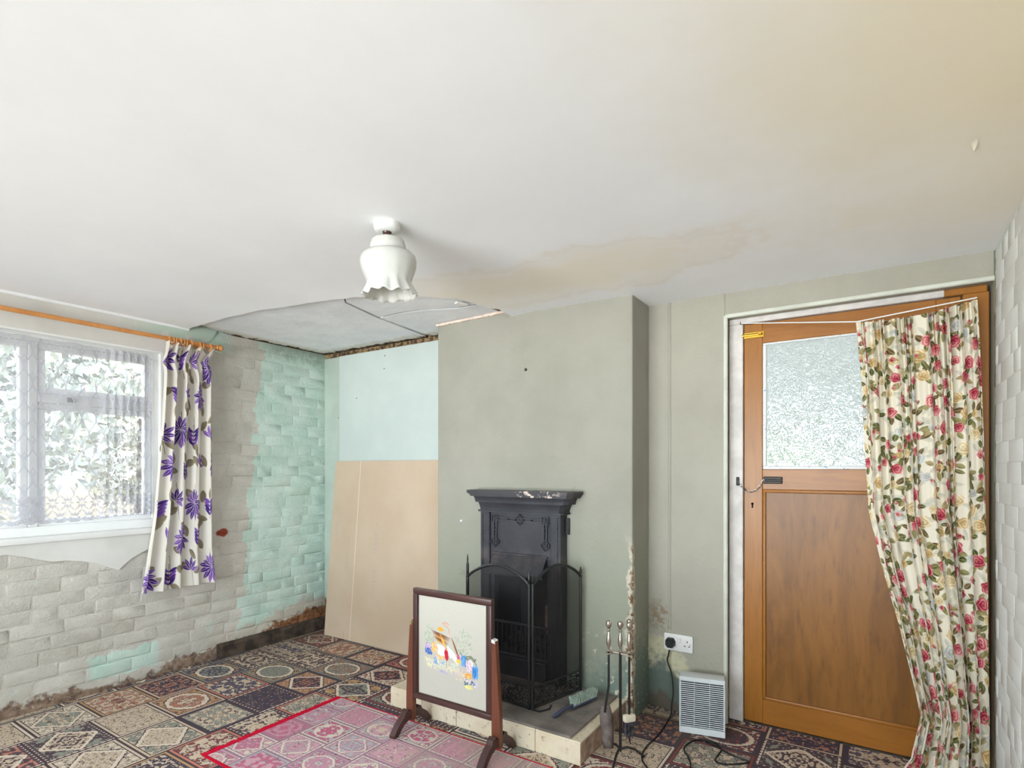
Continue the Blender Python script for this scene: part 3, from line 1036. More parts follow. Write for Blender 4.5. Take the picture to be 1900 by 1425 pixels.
M_OBSC = mat_obscure()
dx0, dx1 = -0.538, 0.305
gx0, gx1 = -0.453, 0.222
door = thing('door_1', 'varnished orange wooden door with a frosted upper pane', 'door', ((dx0 + dx1) / 2, DY + 0.02, 0.006), kind='structure')
D0, D1 = DY, DY + 0.04
for a, b in ((dx0, gx0), (gx1, dx1)):
    part('stile', MB().box(a, b, D0, D1, 0.008, 1.968, 0.003), M_STILE, door)
for z0, z1 in ((1.868, 1.968), (1.152, 1.25), (0.008, 0.124)):
    part('rail', MB().box(gx0, gx1, D0, D1, z0, z1, 0.002), M_RAIL, door)
part('panel', MB().box(gx0 - 0.005, gx1 + 0.005, D0 + 0.014, D1 - 0.008, 0.12, 1.156), M_PANEL, door)
for a, b, c, d in ((gx0, gx1, 1.136, 1.153), (gx0, gx0 + 0.014, 0.124, 1.14), (gx1 - 0.014, gx1, 0.124, 1.14), (gx0, gx1, 0.123, 0.140)):
    mb = MB(); mb.box(a, b, D0 + 0.002, D0 + 0.02, c, d, 0.005, 2); part('panel_moulding', mb, M_RAIL if b - a > d - c else M_STILE, door)
part('pane', MB().box(gx0, gx1, D0 + 0.018, D0 + 0.024, 1.25, 1.868), M_OBSC, door)


def mat_bead():
    m = Mat('white_bead_blue_undercoat', 0.5, 0.3)
    x, y, z, p = m.pos()
    n = m.noise(p, 60, 4)
    m.base(m.mix(n.sm(0.62, 0.68) * 0.8, (224, 226, 228), (84, 130, 180)))
    return m


M_BEAD = mat_bead()
for a, b, c, d in ((gx0, gx1, 1.25, 1.266), (gx0, gx1, 1.858, 1.868), (gx0, gx0 + 0.016, 1.266, 1.858), (gx1 - 0.016, gx1, 1.266, 1.858)):
    part('glazing_bead', MB().box(a, b, D0 + 0.004, D0 + 0.018, c, d, 0.003), M_BEAD, door)
# brass bolt
q = onY(1398, 622, D0)
blt = MB()
blt.box(q.x - 0.045, q.x + 0.05, D0 - 0.004, D0, q.z - 0.016, q.z + 0.016, 0.002)
blt_o = part('brass_bolt', blt, M_BRASS, door, label='brass barrel bolt')
part('bolt_rod', MB().tube([(q.x - 0.052, D0 - 0.010, q.z), (q.x + 0.04, D0 - 0.010, q.z)], 0.006, 10), M_BRASS, blt_o)
part('bolt_knob', MB().lathe([(0.005, 0), (0.005, .01), (0.008, .014), (0.006, .02)], 10, (q.x + 0.035, D0 - 0.012, q.z), M=Matrix.Rotation(R(90), 4, 'X')), M_BRASS, blt_o)
# keyhole
q = onY(1396, 937, D0 - 0.001)
kh = MB(); kh.lathe([(0.006, 0), (0.006, .002)], 12, q + Vector((0, 0, .006)), M=Matrix.Rotation(R(90), 4, 'X'))
kh.prism([(q.x - .004, q.z - .014), (q.x + .004, q.z - .014), (q.x + .002, q.z + .006), (q.x - .002, q.z + .006)], 'Y', q.y - 0.002, q.y)
part('keyhole', kh, Mat('keyhole_black', 0.8, color=(22, 18, 16)), door)
# chain: slide plate, keeper, links
q = onY(1434, 891, D0)
sl = MB(); sl.box(q.x - 0.042, q.x + 0.042, D0 - 0.006, D0, q.z - 0.017, q.z + 0.017, 0.002)
sl.box(q.x - 0.042, q.x + 0.042, D0 - 0.014, D0 - 0.006, q.z + 0.003, q.z + 0.016, 0.003); sl.box(q.x - 0.042, q.x + 0.042, D0 - 0.014, D0 - 0.006, q.z - 0.016, q.z - 0.003, 0.003)
part('chain_slide', sl, M_DARKIRON, door, label='dark metal chain slide')
p0, p1, p2 = onY(1369, 893, D0 - 0.012), onY(1393, 913, D0 - 0.014), onY(1417, 891, D0 - 0.018)
kp = MB(); kp.box(p0.x - 0.008, p0.x + 0.008, D0 - 0.016, D0 - 0.004, p0.z - 0.022, p0.z + 0.022, 0.004, 2)
part('chain_keeper', kp, M_DARKIRON, door)
ch = []
for i in range(15):
    t = i / 14
    ch.append(p0 * (1 - t) ** 2 + (p1 * 2 - (p0 + p2) * 0.5) * 2 * t * (1 - t) + p2 * t * t)
for i in range(14):
    a, b = ch[i], ch[i + 1]
    c = (a + b) / 2; d = (b - a).normalized(); s = d.cross(Vector((0, 1, 0))).normalized() if i % 2 else Vector((0, 1, 0))
    ln = (b - a).length * 0.68
    mb = MB(); mb.tube([c + d * (math.cos(t) * ln) + s * (math.sin(t) * 0.0045) for t in np.linspace(0, 2 * math.pi, 12, endpoint=False)], 0.0014, 5, closed=True)
    part('chain_link', mb, M_STEEL, door)
# frame
df = thing('trim_1', 'scuffed white painted frame around the wooden door', 'door frame', (-0.1, DY + 0.03, 0.0), kind='structure')
jb = MB(); jb.box(DX0 + 0.003, dx0 - 0.003, DY - 0.012, DY + 0.11, 0.0, 1.9715, 0.003)
part('jamb', jb, M_FRAMEW, df)
jb = MB(); jb.box(DX0 + 0.003, 0.25, DY - 0.012, DY + 0.11, 1.972, 2.0, 0.003)
part('head', jb, M_FRAMEW, df)
jb = MB(); jb.box(0.25, XR - 0.012, DY - 0.012, DY + 0.11, 1.972, 2.0, 0.003); part('bare_head', jb, M_STILE, df)
jb = MB(); jb.box(dx1 + 0.004, XR - 0.006, DY - 0.012, DY + 0.11, 0.0, 1.972, 0.003); part('bare_jamb', jb, M_STILE, df)
sill = MB(); sill.box(DX0 + 0.012, XR - 0.006, DY - 0.005, DY + 0.2, 0.0, 0.006); part('threshold', sill, M_SKIRT, df)
# rounded plaster edge of the opening, its highlight painted into the colour
M_EDGE = painted('plaster_edge_highlight', (206, 208, 196), 0.55, 0.2, 0.04, 8)
eb = MB(); eb.tube([(DX0 - 0.0, YB - 0.004, 0.0), (DX0 - 0.0, YB - 0.004, DZ1 + 0.004)], 0.011, 10); eb.tube([(DX0 - 0.0, YB - 0.004, DZ1 + 0.004), (XR, YB - 0.004, DZ1 + 0.004)], 0.011, 10)
part('rounded_plaster_edge', eb, M_EDGE, wall_back)

# ================================================================== printed cloths
def lcol(c): return np.array(lin(c)[:3])


class Cloth:
    """a small canvas: colours over (rows, cols) with physical size"""
    def __init__(s, w, h, cols, rows, bg):
        s.w, s.h, s.cols, s.rows = w, h, cols, rows
        s.U, s.V = np.meshgrid(np.linspace(0, w, cols), np.linspace(0, h, rows))
        s.C = np.ones((rows, cols, 3)) * lcol(bg)

    def win(s, cx, cy, r):
        i0 = max(0, int((cx - r) / s.w * (s.cols - 1))); i1 = min(s.cols, int((cx + r) / s.w * (s.cols - 1)) + 2)
        j0 = max(0, int((cy - r) / s.h * (s.rows - 1))); j1 = min(s.rows, int((cy + r) / s.h * (s.rows - 1)) + 2)
        if i0 >= i1 or j0 >= j1: return None
        return slice(j0, j1), slice(i0, i1)

    def put(s, sl, mask, col):
        a = s.C[sl]
        mask = np.clip(mask, 0, 1)[..., None]
        s.C[sl] = a * (1 - mask) + (col if np.ndim(col) == 3 else lcol(col)) * mask

    def ell(s, cx, cy, a, b, ang, col, soft=0.0012, col2=None, vein=None):
        sl = s.win(cx, cy, max(a, b) * 1.1 + 0.003)
        if sl is None: return
        du, dv = s.U[sl] - cx, s.V[sl] - cy
        x = du * math.cos(ang) + dv * math.sin(ang); y = -du * math.sin(ang) + dv * math.cos(ang)
        # leaf: pointed at both ends
        t = np.clip(x / a, -1, 1)
        lim = b * (1 - t * t) ** 0.8
        m = np.clip((lim - np.abs(y)) / soft + 0.5, 0, 1) * (np.abs(x) < a)
        c = lcol(col) * np.ones(x.shape + (1,))
        if col2 is not None:
            k = np.clip(0.5 + 0.7 * y / b + 0.3 * t, 0, 1)[..., None]; c = lcol(col) * (1 - k) + lcol(col2) * k
        s.put(sl, m, c)
        if vein is not None:
            mv = np.clip((0.0011 - np.abs(y)) / 0.001 + .5, 0, 1) * (np.abs(x) < a * .9) * m
            s.put(sl, mv, vein)

    def disc(s, cx, cy, r, col, lobes=0, ph=0.0, soft=0.0015):
        sl = s.win(cx, cy, r * 1.3)
        if sl is None: return
        du, dv = s.U[sl] - cx, s.V[sl] - cy
        rr = np.hypot(du, dv); th = np.arctan2(dv, du)
        lim = r * (1 + (0.12 * np.cos(lobes * th + ph) if lobes else 0))
        s.put(sl, np.clip((lim - rr) / soft + .5, 0, 1), col)

    def rose(s, cx, cy, r, dark, mid, light, ph):
        sl = s.win(cx, cy, r * 1.3)
        if sl is None: return
        du, dv = s.U[sl] - cx, s.V[sl] - cy
        rr = np.hypot(du, dv) / r; th = np.arctan2(dv, du)
        lim = 1 + 0.10 * np.cos(5 * th + ph)
        m = np.clip((lim - rr) * r / 0.0015 + .5, 0, 1)
        sw = 0.5 + 0.5 * np.sin(rr * 13 + 2.0 * np.sin(2.5 * th + ph) + th + ph)
        k = np.clip(0.25 + 0.55 * sw + 0.35 * (rr - .5) + 0.2 * np.sin(th + ph), 0, 1)[..., None]
        c = np.where(k < .5, lcol(dark) * (1 - 2 * k) + lcol(mid) * 2 * k, lcol(mid) * (2 - 2 * k) + lcol(light) * (2 * k - 1))
        s.put(sl, m, c)

    def line(s, pts, w, col):
        for a, b in zip(pts[:-1], pts[1:]):
            n = max(2, int(math.dist(a, b) / (w * 0.8)))
            for i in range(n):
                t = i / n; s.disc(a[0] + (b[0] - a[0]) * t, a[1] + (b[1] - a[1]) * t, w / 2, col, soft=0.001)


def mat_cloth(name, transl=0.15):
    m = Mat(name, 0.85, 0.1)
    c = m.attr('print'); x, y, z, p = m.pos()
    m.base(c)
    b = m.bump(m.noise(p, 600, 1), 0.15, 0.001)
    t = m.node('ShaderNodeBsdfTranslucent'); m.nt.links.new(c.k, t.inputs[0])
    mx = m.node('ShaderNodeMixShader'); mx.inputs[0].default_value = transl
    m.nt.links.new(m.bsdf.outputs[0], mx.inputs[1]); m.nt.links.new(t.outputs[0], mx.inputs[2]); m.nt.links.new(mx.outputs[0], m.out.inputs[0])
    return m


# ------------------------------------------------------------------ rose curtain on the door
cr = random.Random(21)
cl = Cloth(1.05, 1.98, 420, 820, (232, 224, 206))
GREENS = [((104, 108, 62), (70, 78, 46)), ((122, 120, 74), (86, 88, 54)), ((122, 98, 64), (90, 70, 48)), ((164, 156, 108), (128, 124, 82)), ((176, 160, 120), (150, 130, 92))]
PINKS = [((120, 28, 46), (186, 66, 84), (226, 164, 160)), ((132, 40, 52), (200, 92, 100), (236, 190, 184))]
CREAMS = [((168, 128, 76), (206, 176, 124), (236, 220, 186)), ((176, 146, 100), (220, 200, 156), (240, 230, 206))]
GREYS = [((150, 150, 146), (192, 192, 186), (226, 224, 216))]


def pt_free(lst, u, v, d):
    return all((a - u) ** 2 + (b - v) ** 2 > d * d for a, b in lst)


spots = []
tries = 0
while len(spots) < 330 and tries < 20000:
    tries += 1
    u, v = cr.uniform(-.02, cl.w + .02), cr.uniform(-.02, cl.h + .02)
    if pt_free(spots, u, v, 0.066): spots.append((u, v))
for u, v in spots:
    for k in range(cr.randint(2, 4)):
        a = cr.uniform(0, 6.28); d = cr.uniform(.03, .055)
        cl.ell(u + d * math.cos(a), v + d * math.sin(a), cr.uniform(.02, .03), cr.uniform(.007, .011), a + cr.uniform(-.4, .4), (198, 196, 182), 0.003, (214, 208, 188))
for u, v in spots:
    base = cr.uniform(0, 6.28)
    for k in range(cr.randint(2, 5)):
        a = base + k * cr.uniform(.5, 1.2); d = cr.uniform(.022, .048)
        g = cr.choice(GREENS)
        cl.ell(u + d * math.cos(a), v + d * math.sin(a), cr.uniform(.016, .027), cr.uniform(.008, .013), a + cr.uniform(-.5, .5), g[0], 0.0012, g[1], (168, 160, 110))
for u, v in spots:
    t = cr.random()
    pal = cr.choice(PINKS) if t < .5 else cr.choice(CREAMS) if t < .85 else GREYS[0]
    cl.rose(u, v, cr.uniform(.015, .031), *pal, cr.uniform(0, 6))
for k in range(110):
    u, v = cr.uniform(0, cl.w), cr.uniform(0, cl.h)
    pal = cr.choice(PINKS)
    cl.rose(u, v, cr.uniform(.006, .011), *pal, cr.uniform(0, 6))
    cl.ell(u + .012, v + .004, .011, .004, cr.uniform(0, 6), cr.choice(GREENS)[0])
rows, cols = cl.rows, cl.cols
S = np.linspace(0, 1, cols)[None, :]; T = np.linspace(0, 1, rows)[:, None]


def interp(tab, t):
    a = np.array(tab); return np.interp(t, a[:, 0], a[:, 1])


def edgeX(pts, Y):
    out = []
    for px, py in pts:
        q = onY(px, py, Y); out.append((q.z, q.x))
    return sorted(out)


YC = YB - 0.045
Lz = edgeX([(1588, 600), (1598, 700), (1606, 860), (1612, 950), (1636, 1050), (1668, 1160), (1700, 1290), (1708, 1330), (1690, 1405), (1655, 1440)], YC)
ztl, ztr = onY(1588, 598, YC).z, onY(1812, 556, YC).z
zb0 = 0.012
Z = (ztl * (1 - S) + ztr * S) * (1 - T) + zb0 * T - 0.02 * np.sin(np.pi * S) * (1 - T) ** 4
Lx = interp(Lz, Z)
Rx = 0.345 + 0.036 * np.clip((1.95 - Z) / 1.2, 0, 1) - 0.006 * np.sin(Z * 3)
warp = S + 0.022 * np.sin(2 * np.pi * S * 3.1 + 1.0) + 0.014 * np.sin(2 * np.pi * S * 7.0 + T * 1.5)
warp = (warp - warp.min(1, keepdims=True)) / (warp.max(1, keepdims=True) - warp.min(1, keepdims=True))
X = Lx + (Rx - Lx) * warp
flat = np.clip(S / 0.14, 0, 1) ** 1.5
ph = 2 * np.pi * (11.5 * S + 0.35 * np.sin(3 * S + 1.2 * T))
amp = 0.019 * flat * (0.75 + 0.4 * np.sin(9 * S + 1)) * (0.7 + 0.6 * T)
tops = 0.008 * np.sin(2 * np.pi * 31 * S + 2 * np.sin(9 * S)) * np.exp(-T / 0.05)
Yc = YC - amp * (1 + np.sin(ph)) * 0.8 + 0.010 * np.sin(ph * 2.3 + 2 * T) * flat * np.exp(-T / .5) + tops
X = X + 0.006 * np.cos(ph) * flat
# hem pools on the floor towards the room
pool = np.clip((0.10 - Z) / 0.10, 0, 1)
Yc = Yc - pool ** 2 * 0.05 * (1 + 0.5 * np.sin(7 * S * np.pi))
X = np.minimum(X, XR - 0.022)
Pm = np.stack([X, Yc, Z + 0 * X], -1)
ctr = Vector((0.19, YC, 0.0))
me = grid_mesh('rose_curtain', Pm - np.array(ctr), cl.C)
rc = tag(link('floral_curtain', me, mat_cloth('rose_print_cloth', 0.12), None, ctr), 'cream curtain printed with red and pink roses hanging over the door', 'curtain')
# sagging wire the curtain hangs on
w0, w1, w2_ = onY(1374, 600, DY - 0.03), onY(1590, 597, YC), onY(1814, 552, YC)
pts = [w0.lerp(w1, t) for t in np.linspace(0, 1, 6)] + [w1.lerp(w2_, t) for t in np.linspace(0.15, 1, 6)]
pts = [Vector((p.x, p.y, p.z)) for p in pts]
cw = thing('curtain_wire', 'thin white stretched curtain wire sagging across the top of the door', 'curtain wire', tuple(w1))
part('wire', MB().tube(pts, 0.0028, 6), M_WHITE, cw)
for p in (pts[0], pts[-1]):
    part('hook', MB().tube([p + Vector((0, 0.03, 0.0)), p + Vector((0, 0.008, 0)), p + Vector((0, 0, -0.006)), p + Vector((0, -.006, 0)), p + Vector((0, 0, .006))], 0.002, 6), M_BRASS, cw)

# ------------------------------------------------------------------ purple flowered curtain by the window
pc = Cloth(0.82, 1.48, 280, 520, (228, 222, 212))
TAUPE, TAUPE2 = (150, 138, 116), (132, 120, 100)
PUR = [((70, 38, 120), (98, 62, 150)), ((52, 34, 100), (84, 50, 136)), ((104, 66, 152), (140, 104, 180))]
cr = random.Random(4)


def lotus(u, v, r, a0, n, pal):
    for k in range(n):
        a = a0 + (k - (n - 1) / 2) * (3.3 / n)
        rr = r * (1.0 - 0.18 * abs(k - (n - 1) / 2) / n * 2)
        c = cr.choice(pal)
        pc.ell(u + math.cos(a) * rr * .5, v + math.sin(a) * rr * .5, rr * .52, rr * .15 + .003, a, (222, 206, 226), 0.001)
        pc.ell(u + math.cos(a) * rr * .5, v + math.sin(a) * rr * .5, rr * .5, rr * .15, a, c[0], 0.001, c[1], (206, 178, 214))


cells = []
for j in range(7):
    for i in range(4):
        cells.append((0.10 + i * 0.215 + (0.1 if j % 2 else 0) + cr.uniform(-.02, .02), 0.10 + j * 0.215 + cr.uniform(-.03, .03), (i + j) % 3))
for u, v, k in cells:
    pc.line([(u, v - .11), (u + .01, v), (u + .03, v + .12)], 0.0035, (108, 98, 84))
    for d in range(3):
        a = cr.uniform(0, 6.28)
        pc.ell(u + cr.uniform(-.09, .09), v + cr.uniform(-.1, .1), cr.uniform(.036, .05), cr.uniform(.019, .026), a, TAUPE, .001, TAUPE2)
for u, v, k in cells:
    if k == 0:
        lotus(u, v, .115, R(90) + cr.uniform(-.3, .3), 7, PUR); lotus(u, v - .004, .085, R(-90) + cr.uniform(-.3, .3), 6, PUR)
    elif k == 1:
        for d in range(4):
            for sgn in (-1, 1):
                c = cr.choice(PUR)
                a = R(90) + sgn * R(62 - 6 * d)
                pc.ell(u + math.cos(a) * .032, v + .01 + (d - 2) * .026 - math.sin(a) * .032 + .03, .032, .0105, -a, c[0], .001, c[1])
        pc.line([(u, v - .06), (u, v + .09)], 0.004, (58, 42, 96))
    else:
        lotus(u, v, .085, R(-60) + cr.uniform(-.5, .5), 5, PUR)
rows, cols = pc.rows, pc.cols
S = np.linspace(0, 1, cols)[None, :]; T = np.linspace(0, 1, rows)[:, None]
XCU = XL + 0.085
zt, zbm = 2.002, 0.53
Z = zt + (zbm - zt) * T + 0 * S
yl = interp([(0.0, 1.500), (0.3, 1.565), (0.7, 1.612), (0.93, 1.628), (1.0, 1.636)], 1 - T + 0 * S)
yr = interp([(0.0, 1.955), (0.15, 1.93), (0.9, 1.925), (0.95, 1.905), (1.0, 1.950)], 1 - T + 0 * S)
Y = yl + (yr - yl) * (S + 0.02 * np.sin(2 * np.pi * S * 4 + .6))
ph = 2 * np.pi * (4.6 * S + .12 * np.sin(5 * S))
head = np.exp(-((T - .0) / .05) ** 2)
pinch = np.exp(-((T - .075) / .03) ** 2)
amp = 0.030 * (1 - .55 * pinch) * (0.85 + .25 * np.sin(7 * S))
Xc = XCU + amp * np.sin(ph) * (1 - .2 * head) + .006 * np.sin(ph * 2 + 3 * T)
Y = Y + .012 * np.cos(ph) * (1 - pinch) + .006 * np.sin(17 * S + 9 * T) * head
Z = Z + head * 0.018 * np.sin(ph * 1.0 + .8)
Pm = np.stack([Xc, Y, Z], -1)
ctr = Vector((XCU, 1.75, zbm))
me = grid_mesh('purple_curtain', Pm - np.array(ctr), pc.C)
tag(link('window_curtain', me, mat_cloth('purple_flower_cloth', 0.25), None, ctr), 'short cream curtain with purple flowers and taupe leaves beside the window', 'curtain')

# pole with rings and finial
M_PINE = mat_wood('orange_pine', (202, 136, 76), (216, 152, 92), (178, 112, 58), 0.4, 1.0, 1.0, 14)
PZ, PX = 2.036, XL + 0.082
pole = thing('curtain_pole', 'orange pine curtain pole running above the window', 'curtain pole', (PX, 0.6, PZ))
part('pole', MB().tube([(PX, -0.8, PZ), (PX, 1.955, PZ)], 0.0125, 14), M_PINE, pole)
part('finial', MB().lathe([(0.0125, 0), (0.019, 0.006), (0.012, 0.012), (0.020, 0.022), (0.021, 0.032), (0.013, 0.045), (0.004, 0.05)], 14, (PX, 1.952, PZ), M=Matrix.Rotation(R(-90), 4, 'X')), M_PINE, pole)
for k in range(10):
    y = 1.665 + k * 0.021 + 0.035 * (k > 6) + 0.02 * (k > 8)
    tl = 0.25 * math.sin(k * 2.3)
    mb = MB(); mb.tube([(PX + math.sin(t) * 0.021, y + math.sin(t) * tl * .02, PZ - 0.008 + math.cos(t) * 0.021) for t in np.linspace(0, 2 * math.pi, 18, endpoint=False)], 0.0042, 7, closed=True)
    part('curtain_ring', mb, M_PINE, pole)
for y in (1.87, -0.6):
    mb = MB(); mb.tube([(XL + 0.005, y, PZ - 0.002), (PX, y, PZ - 0.002)], 0.009, 8); mb.lathe([(0.022, 0), (0.02, .008), (0.01, .012)], 12, (XL + 0.008, y, PZ - 0.002), M=Matrix.Rotation(R(90), 4, 'Y'))
    part('bracket', mb, M_PINE, pole)

# ------------------------------------------------------------------ lace net curtain
def mat_lace():
    m = Mat('lace_net')
    u, v, _, _ = m.coord('UV')
    # ogee lattice
    cw, chh = 0.082, 0.165
    a = u / cw
    w = (v / chh * 2 * math.pi).cos() * 0.25
    f1 = ((a + w).fract() - 0.5).abs(); f2 = ((a - w + 0.5).fract() - 0.5).abs()
    lat = f1.sm(0.055, 0.03).max(f2.sm(0.055, 0.03))
    # little diamonds at the meeting points
    h = (v / chh * 2).fract() - 0.5
    par = ((v / chh * 2).floor() * 0.5)
    du = ((a + 0.25 + par).fract() - 0.5).abs() * cw; dv = h.abs() * chh * 0.5
    dia = (du * 1.3 + dv * 0.8)
    ring = (dia - 0.013).abs().sm(0.004, 0.0015)
    top = lat.max(ring)
    # border with stars
    bu = ((u / 0.075).fract() - 0.5) * 0.075; row = (v / 0.08).floor(); bu2 = ((u / 0.075 + row * 0.5).fract() - 0.5) * 0.075
    bv = ((v / 0.08).fract() - 0.5) * 0.08
    th = m.math('ARCTAN2', bv, bu2); rr = (bu2 * bu2 + bv * bv).sqrt()
    star = (rr / ((th * 8.0).cos() * 0.012 + 0.022))
    stars = star.sm(1.0, 0.8) * star.sm(0.35, 0.55) + (star - 1.25).abs().sm(0.10, 0.03)
    zig = ((bv.abs() - bu2.abs() * 0.8 - 0.012).abs()).sm(0.0035, 0.0015)
    bord = stars.max(zig).clamp()
    isb = v.lt(0.16)
    pat = bord * isb + top * isb.inv()
    fine = m.noise(m.vec(u, v, 0.0), 900, 0) 
    alpha = (pat * 0.55 + 0.37 + (fine - 0.5) * 0.1 + isb * 0.10).clamp()
    scal = ((u / 0.075 * 2 * math.pi).cos()) * 0.012 + 0.014
    alpha = alpha * v.gt(scal)
    tr = m.node('ShaderNodeBsdfTransparent')
    d = m.node('ShaderNodeBsdfDiffuse'); d.inputs[0].default_value = lin((200, 200, 208))
    t = m.node('ShaderNodeBsdfTranslucent'); t.inputs[0].default_value = lin((128, 128, 136))
    m1 = m.node('ShaderNodeMixShader'); m1.inputs[0].default_value = 0.18
    m.nt.links.new(d.outputs[0], m1.inputs[1]); m.nt.links.new(t.outputs[0], m1.inputs[2])
    m2 = m.node('ShaderNodeMixShader'); m.nt.links.new(alpha.k, m2.inputs[0])
    m.nt.links.new(tr.outputs[0], m2.inputs[1]); m.nt.links.new(m1.outputs[0], m2.inputs[2])
    m.nt.links.new(m2.outputs[0], m.out.inputs[0])
    return m


rows, cols = 40, 360
S = np.linspace(0, 1, cols)[None, :]; T = np.linspace(0, 1, rows)[:, None]
wl_, wr_ = -0.42, 1.605
gath = 1 / (1 + np.exp(-(S - 0.80) * 40))
su = S * 2.6
Y = wl_ + (wr_ - wl_) * np.where(S < .8, S / .8 * .885, .885 + (S - .8) / .2 * .115) + 0 * T
Z = 1.935 + (0.965 - 1.935) * T + 0 * S + 0.018 * T * gath
Xl = XL + 0.002 + 0.004 * np.sin(S * 60 + 1.5 * np.sin(S * 11)) + 0.011 * gath * np.sin(S * 190 + T) + 0.006 * np.sin(S * 23) * T + 0 * T
Pm = np.stack([Xl, Y, Z], -1)
UV = np.stack([su + 0 * T, (Z - 0.95)], -1)
ctr = Vector((XL + 0.0, 0.6, 0.96))
tag(link('lace_curtain', grid_mesh('lace_curtain', Pm - np.array(ctr), None, UV), mat_lace(), None, ctr), 'white lace net curtain with ogee pattern and flowered hem across the window', 'net curtain')
solo('net_wire', MB().tube([(XL + 0.002, wl_ - .04, 1.937), (XL + 0.002, wr_ + 0.005, 1.935)], 0.0025, 6), M_WHITE, 'thin white wire carrying the lace net curtain', 'curtain wire')

# ================================================================== garden outside
M_STRAW = painted('dry_grass', (102, 88, 66), 0.95, 0.4, 0.14, 0.6)
gm = MB().box(-60, 40, -30, 60, -0.75, -0.25)
tag(link('garden_ground', gm.mesh('garden_ground', (0, 0, 0), False), M_STRAW), 'sunlit straw coloured lawn outside the window', 'lawn', kind='structure')
M_BARK = painted('bark', (92, 78, 64))


def mat_leaf(name, c):
    m = Mat(name, 0.7, 0.2)
    n = m.noise(m.pos()[3], 2.5, 3)
    m.base(m.mix(n.sm(0.35, 0.65), c, tuple(min(255, v * 1.35) for v in c)))
    return m


LEAFS = [mat_leaf('grey_green_leaves', (126, 130, 122)), mat_leaf('olive_leaves', (136, 134, 120)), mat_leaf('fresh_green_leaves', (76, 100, 50))]


def tree(name, label, loc, h, rad, leaf, n, seed, squash=1.0, trunk=True, size=0.10):
    n = int(n * (2.2 if trunk else 1))
    g = np.random.default_rng(seed)
    t = thing(name, label, 'tree' if trunk else 'shrub', loc)
    if trunk:
        part('trunk', MB().tube([(0, 0, -.1), (.05, 0, h * .3), (-.05, .05, h * .75)], [rad * .1, rad * .075, rad * .03], 8), M_BARK, t, local=True)
    d = g.normal(size=(n, 3)); d /= np.linalg.norm(d, axis=1)[:, None]
    lump = 1 + 0.22 * np.sin(d[:, 0] * 5 + seed) * np.cos(d[:, 1] * 6 + seed) + 0.12 * np.sin(d[:, 2] * 9 + d[:, 0] * 7)
    c = d * (rad * lump * g.uniform(.55, 1, n) ** .5)[:, None] * np.array([1, 1, squash]) + np.array([0, 0, h - rad * squash])
    a = g.normal(size=(n, 3)); a /= np.linalg.norm(a, axis=1)[:, None]
    b = np.cross(a, g.normal(size=(n, 3))); b /= np.linalg.norm(b, axis=1)[:, None]
    s = size * g.uniform(.6, 1.3, (n, 1))
    v = np.stack([c - a * s, c + b * s * .5, c + a * s, c - b * s * .5], 1).reshape(-1, 3)
    me = bpy.data.meshes.new('foliage')
    me.from_pydata(v.tolist(), [], np.arange(n * 4).reshape(-1, 4).tolist())
    link('foliage', me, leaf, t)
    return t


tree('garden_tree', 'large grey green tree beyond the left casement of the window', (-11.2, 2.2, -0.25), 5.0, 2.1, LEAFS[0], 2600, 1)
tree('garden_tree', 'olive tree in the middle of the view through the window', (-15.5, 6.6, -0.25), 3.9, 1.6, LEAFS[1], 2200, 2)
tree('garden_tree', 'low rounded tree at the right of the window view', (-17.5, 9.8, -0.25), 3.2, 1.7, LEAFS[0], 2000, 3, 0.8)
tree('garden_tree', 'tall pale tree furthest away across the straw lawn', (-24.0, 2.6, -0.25), 5.6, 2.6, LEAFS[0], 2400, 4)
tree('garden_tree', 'bushy olive tree at the left edge of the window view', (-12.6, -3.2, -0.25), 4.6, 2.0, LEAFS[1], 2200, 6)
tree('garden_shrub', 'green shrub seen blurred through the frosted door pane', (-0.85, 4.35, -0.25), 1.75, 0.75, LEAFS[2], 1500, 5, 1.25, False, 0.09)
M_RENDER = painted('grey_render', (92, 95, 92), 0.9)
gw = MB().box(-6.5, 9.5, 6.0, 6.3, -0.25, 5.4)
solo('pane_dimming_wall', gw, M_RENDER, 'added grey rendered wall that dims the frosted door pane', 'added wall', smooth=False)  # added to keep bright sky out of the door pane

# ================================================================== ceiling light
q = onZ(718, 412, 2.118)
lz = zc(q.x, q.y)
M_OPAL = Mat('opal_glass', 0.2, 0.5, color=(236, 235, 228))
_x, _y, _z, _p = M_OPAL.coord('Object')
_n = M_OPAL.noise(M_OPAL.vec(_x * 1.0, _y * 1.0, _z * 0.35), 22, 3, 0.5, 2.0)
M_OPAL.base(M_OPAL.mix(_n.sm(0.52, 0.62) * 0.5, (222, 222, 218), (238, 238, 236)))
_t = M_OPAL.node('ShaderNodeBsdfTranslucent'); _t.inputs[0].default_value = lin((236, 235, 228))
_mx = M_OPAL.node('ShaderNodeMixShader'); _mx.inputs[0].default_value = 0.35
M_OPAL.nt.links.new(M_OPAL.bsdf.outputs[0], _mx.inputs[1]); M_OPAL.nt.links.new(_t.outputs[0], _mx.inputs[2]); M_OPAL.nt.links.new(_mx.outputs[0], M_OPAL.out.inputs[0])
M_BROWN = Mat('brown_bakelite', 0.35, 0.5, color=(66, 36, 26))
lamp = thing('ceiling_light', 'white opal glass ceiling light with a ruffled tulip rim', 'ceiling light', (q.x, q.y, lz))
part('ceiling_rose', MB().lathe([(0.046, 0.002), (0.046, -0.012), (0.043, -0.024), (0.034, -0.030), (0.012, -0.031)], 28), M_WHITE, lamp, local=True)
part('lamp_holder', MB().lathe([(0.017, -0.028), (0.014, -0.036), (0.017, -0.044), (0.013, -0.058)], 16), M_BROWN, lamp, local=True)
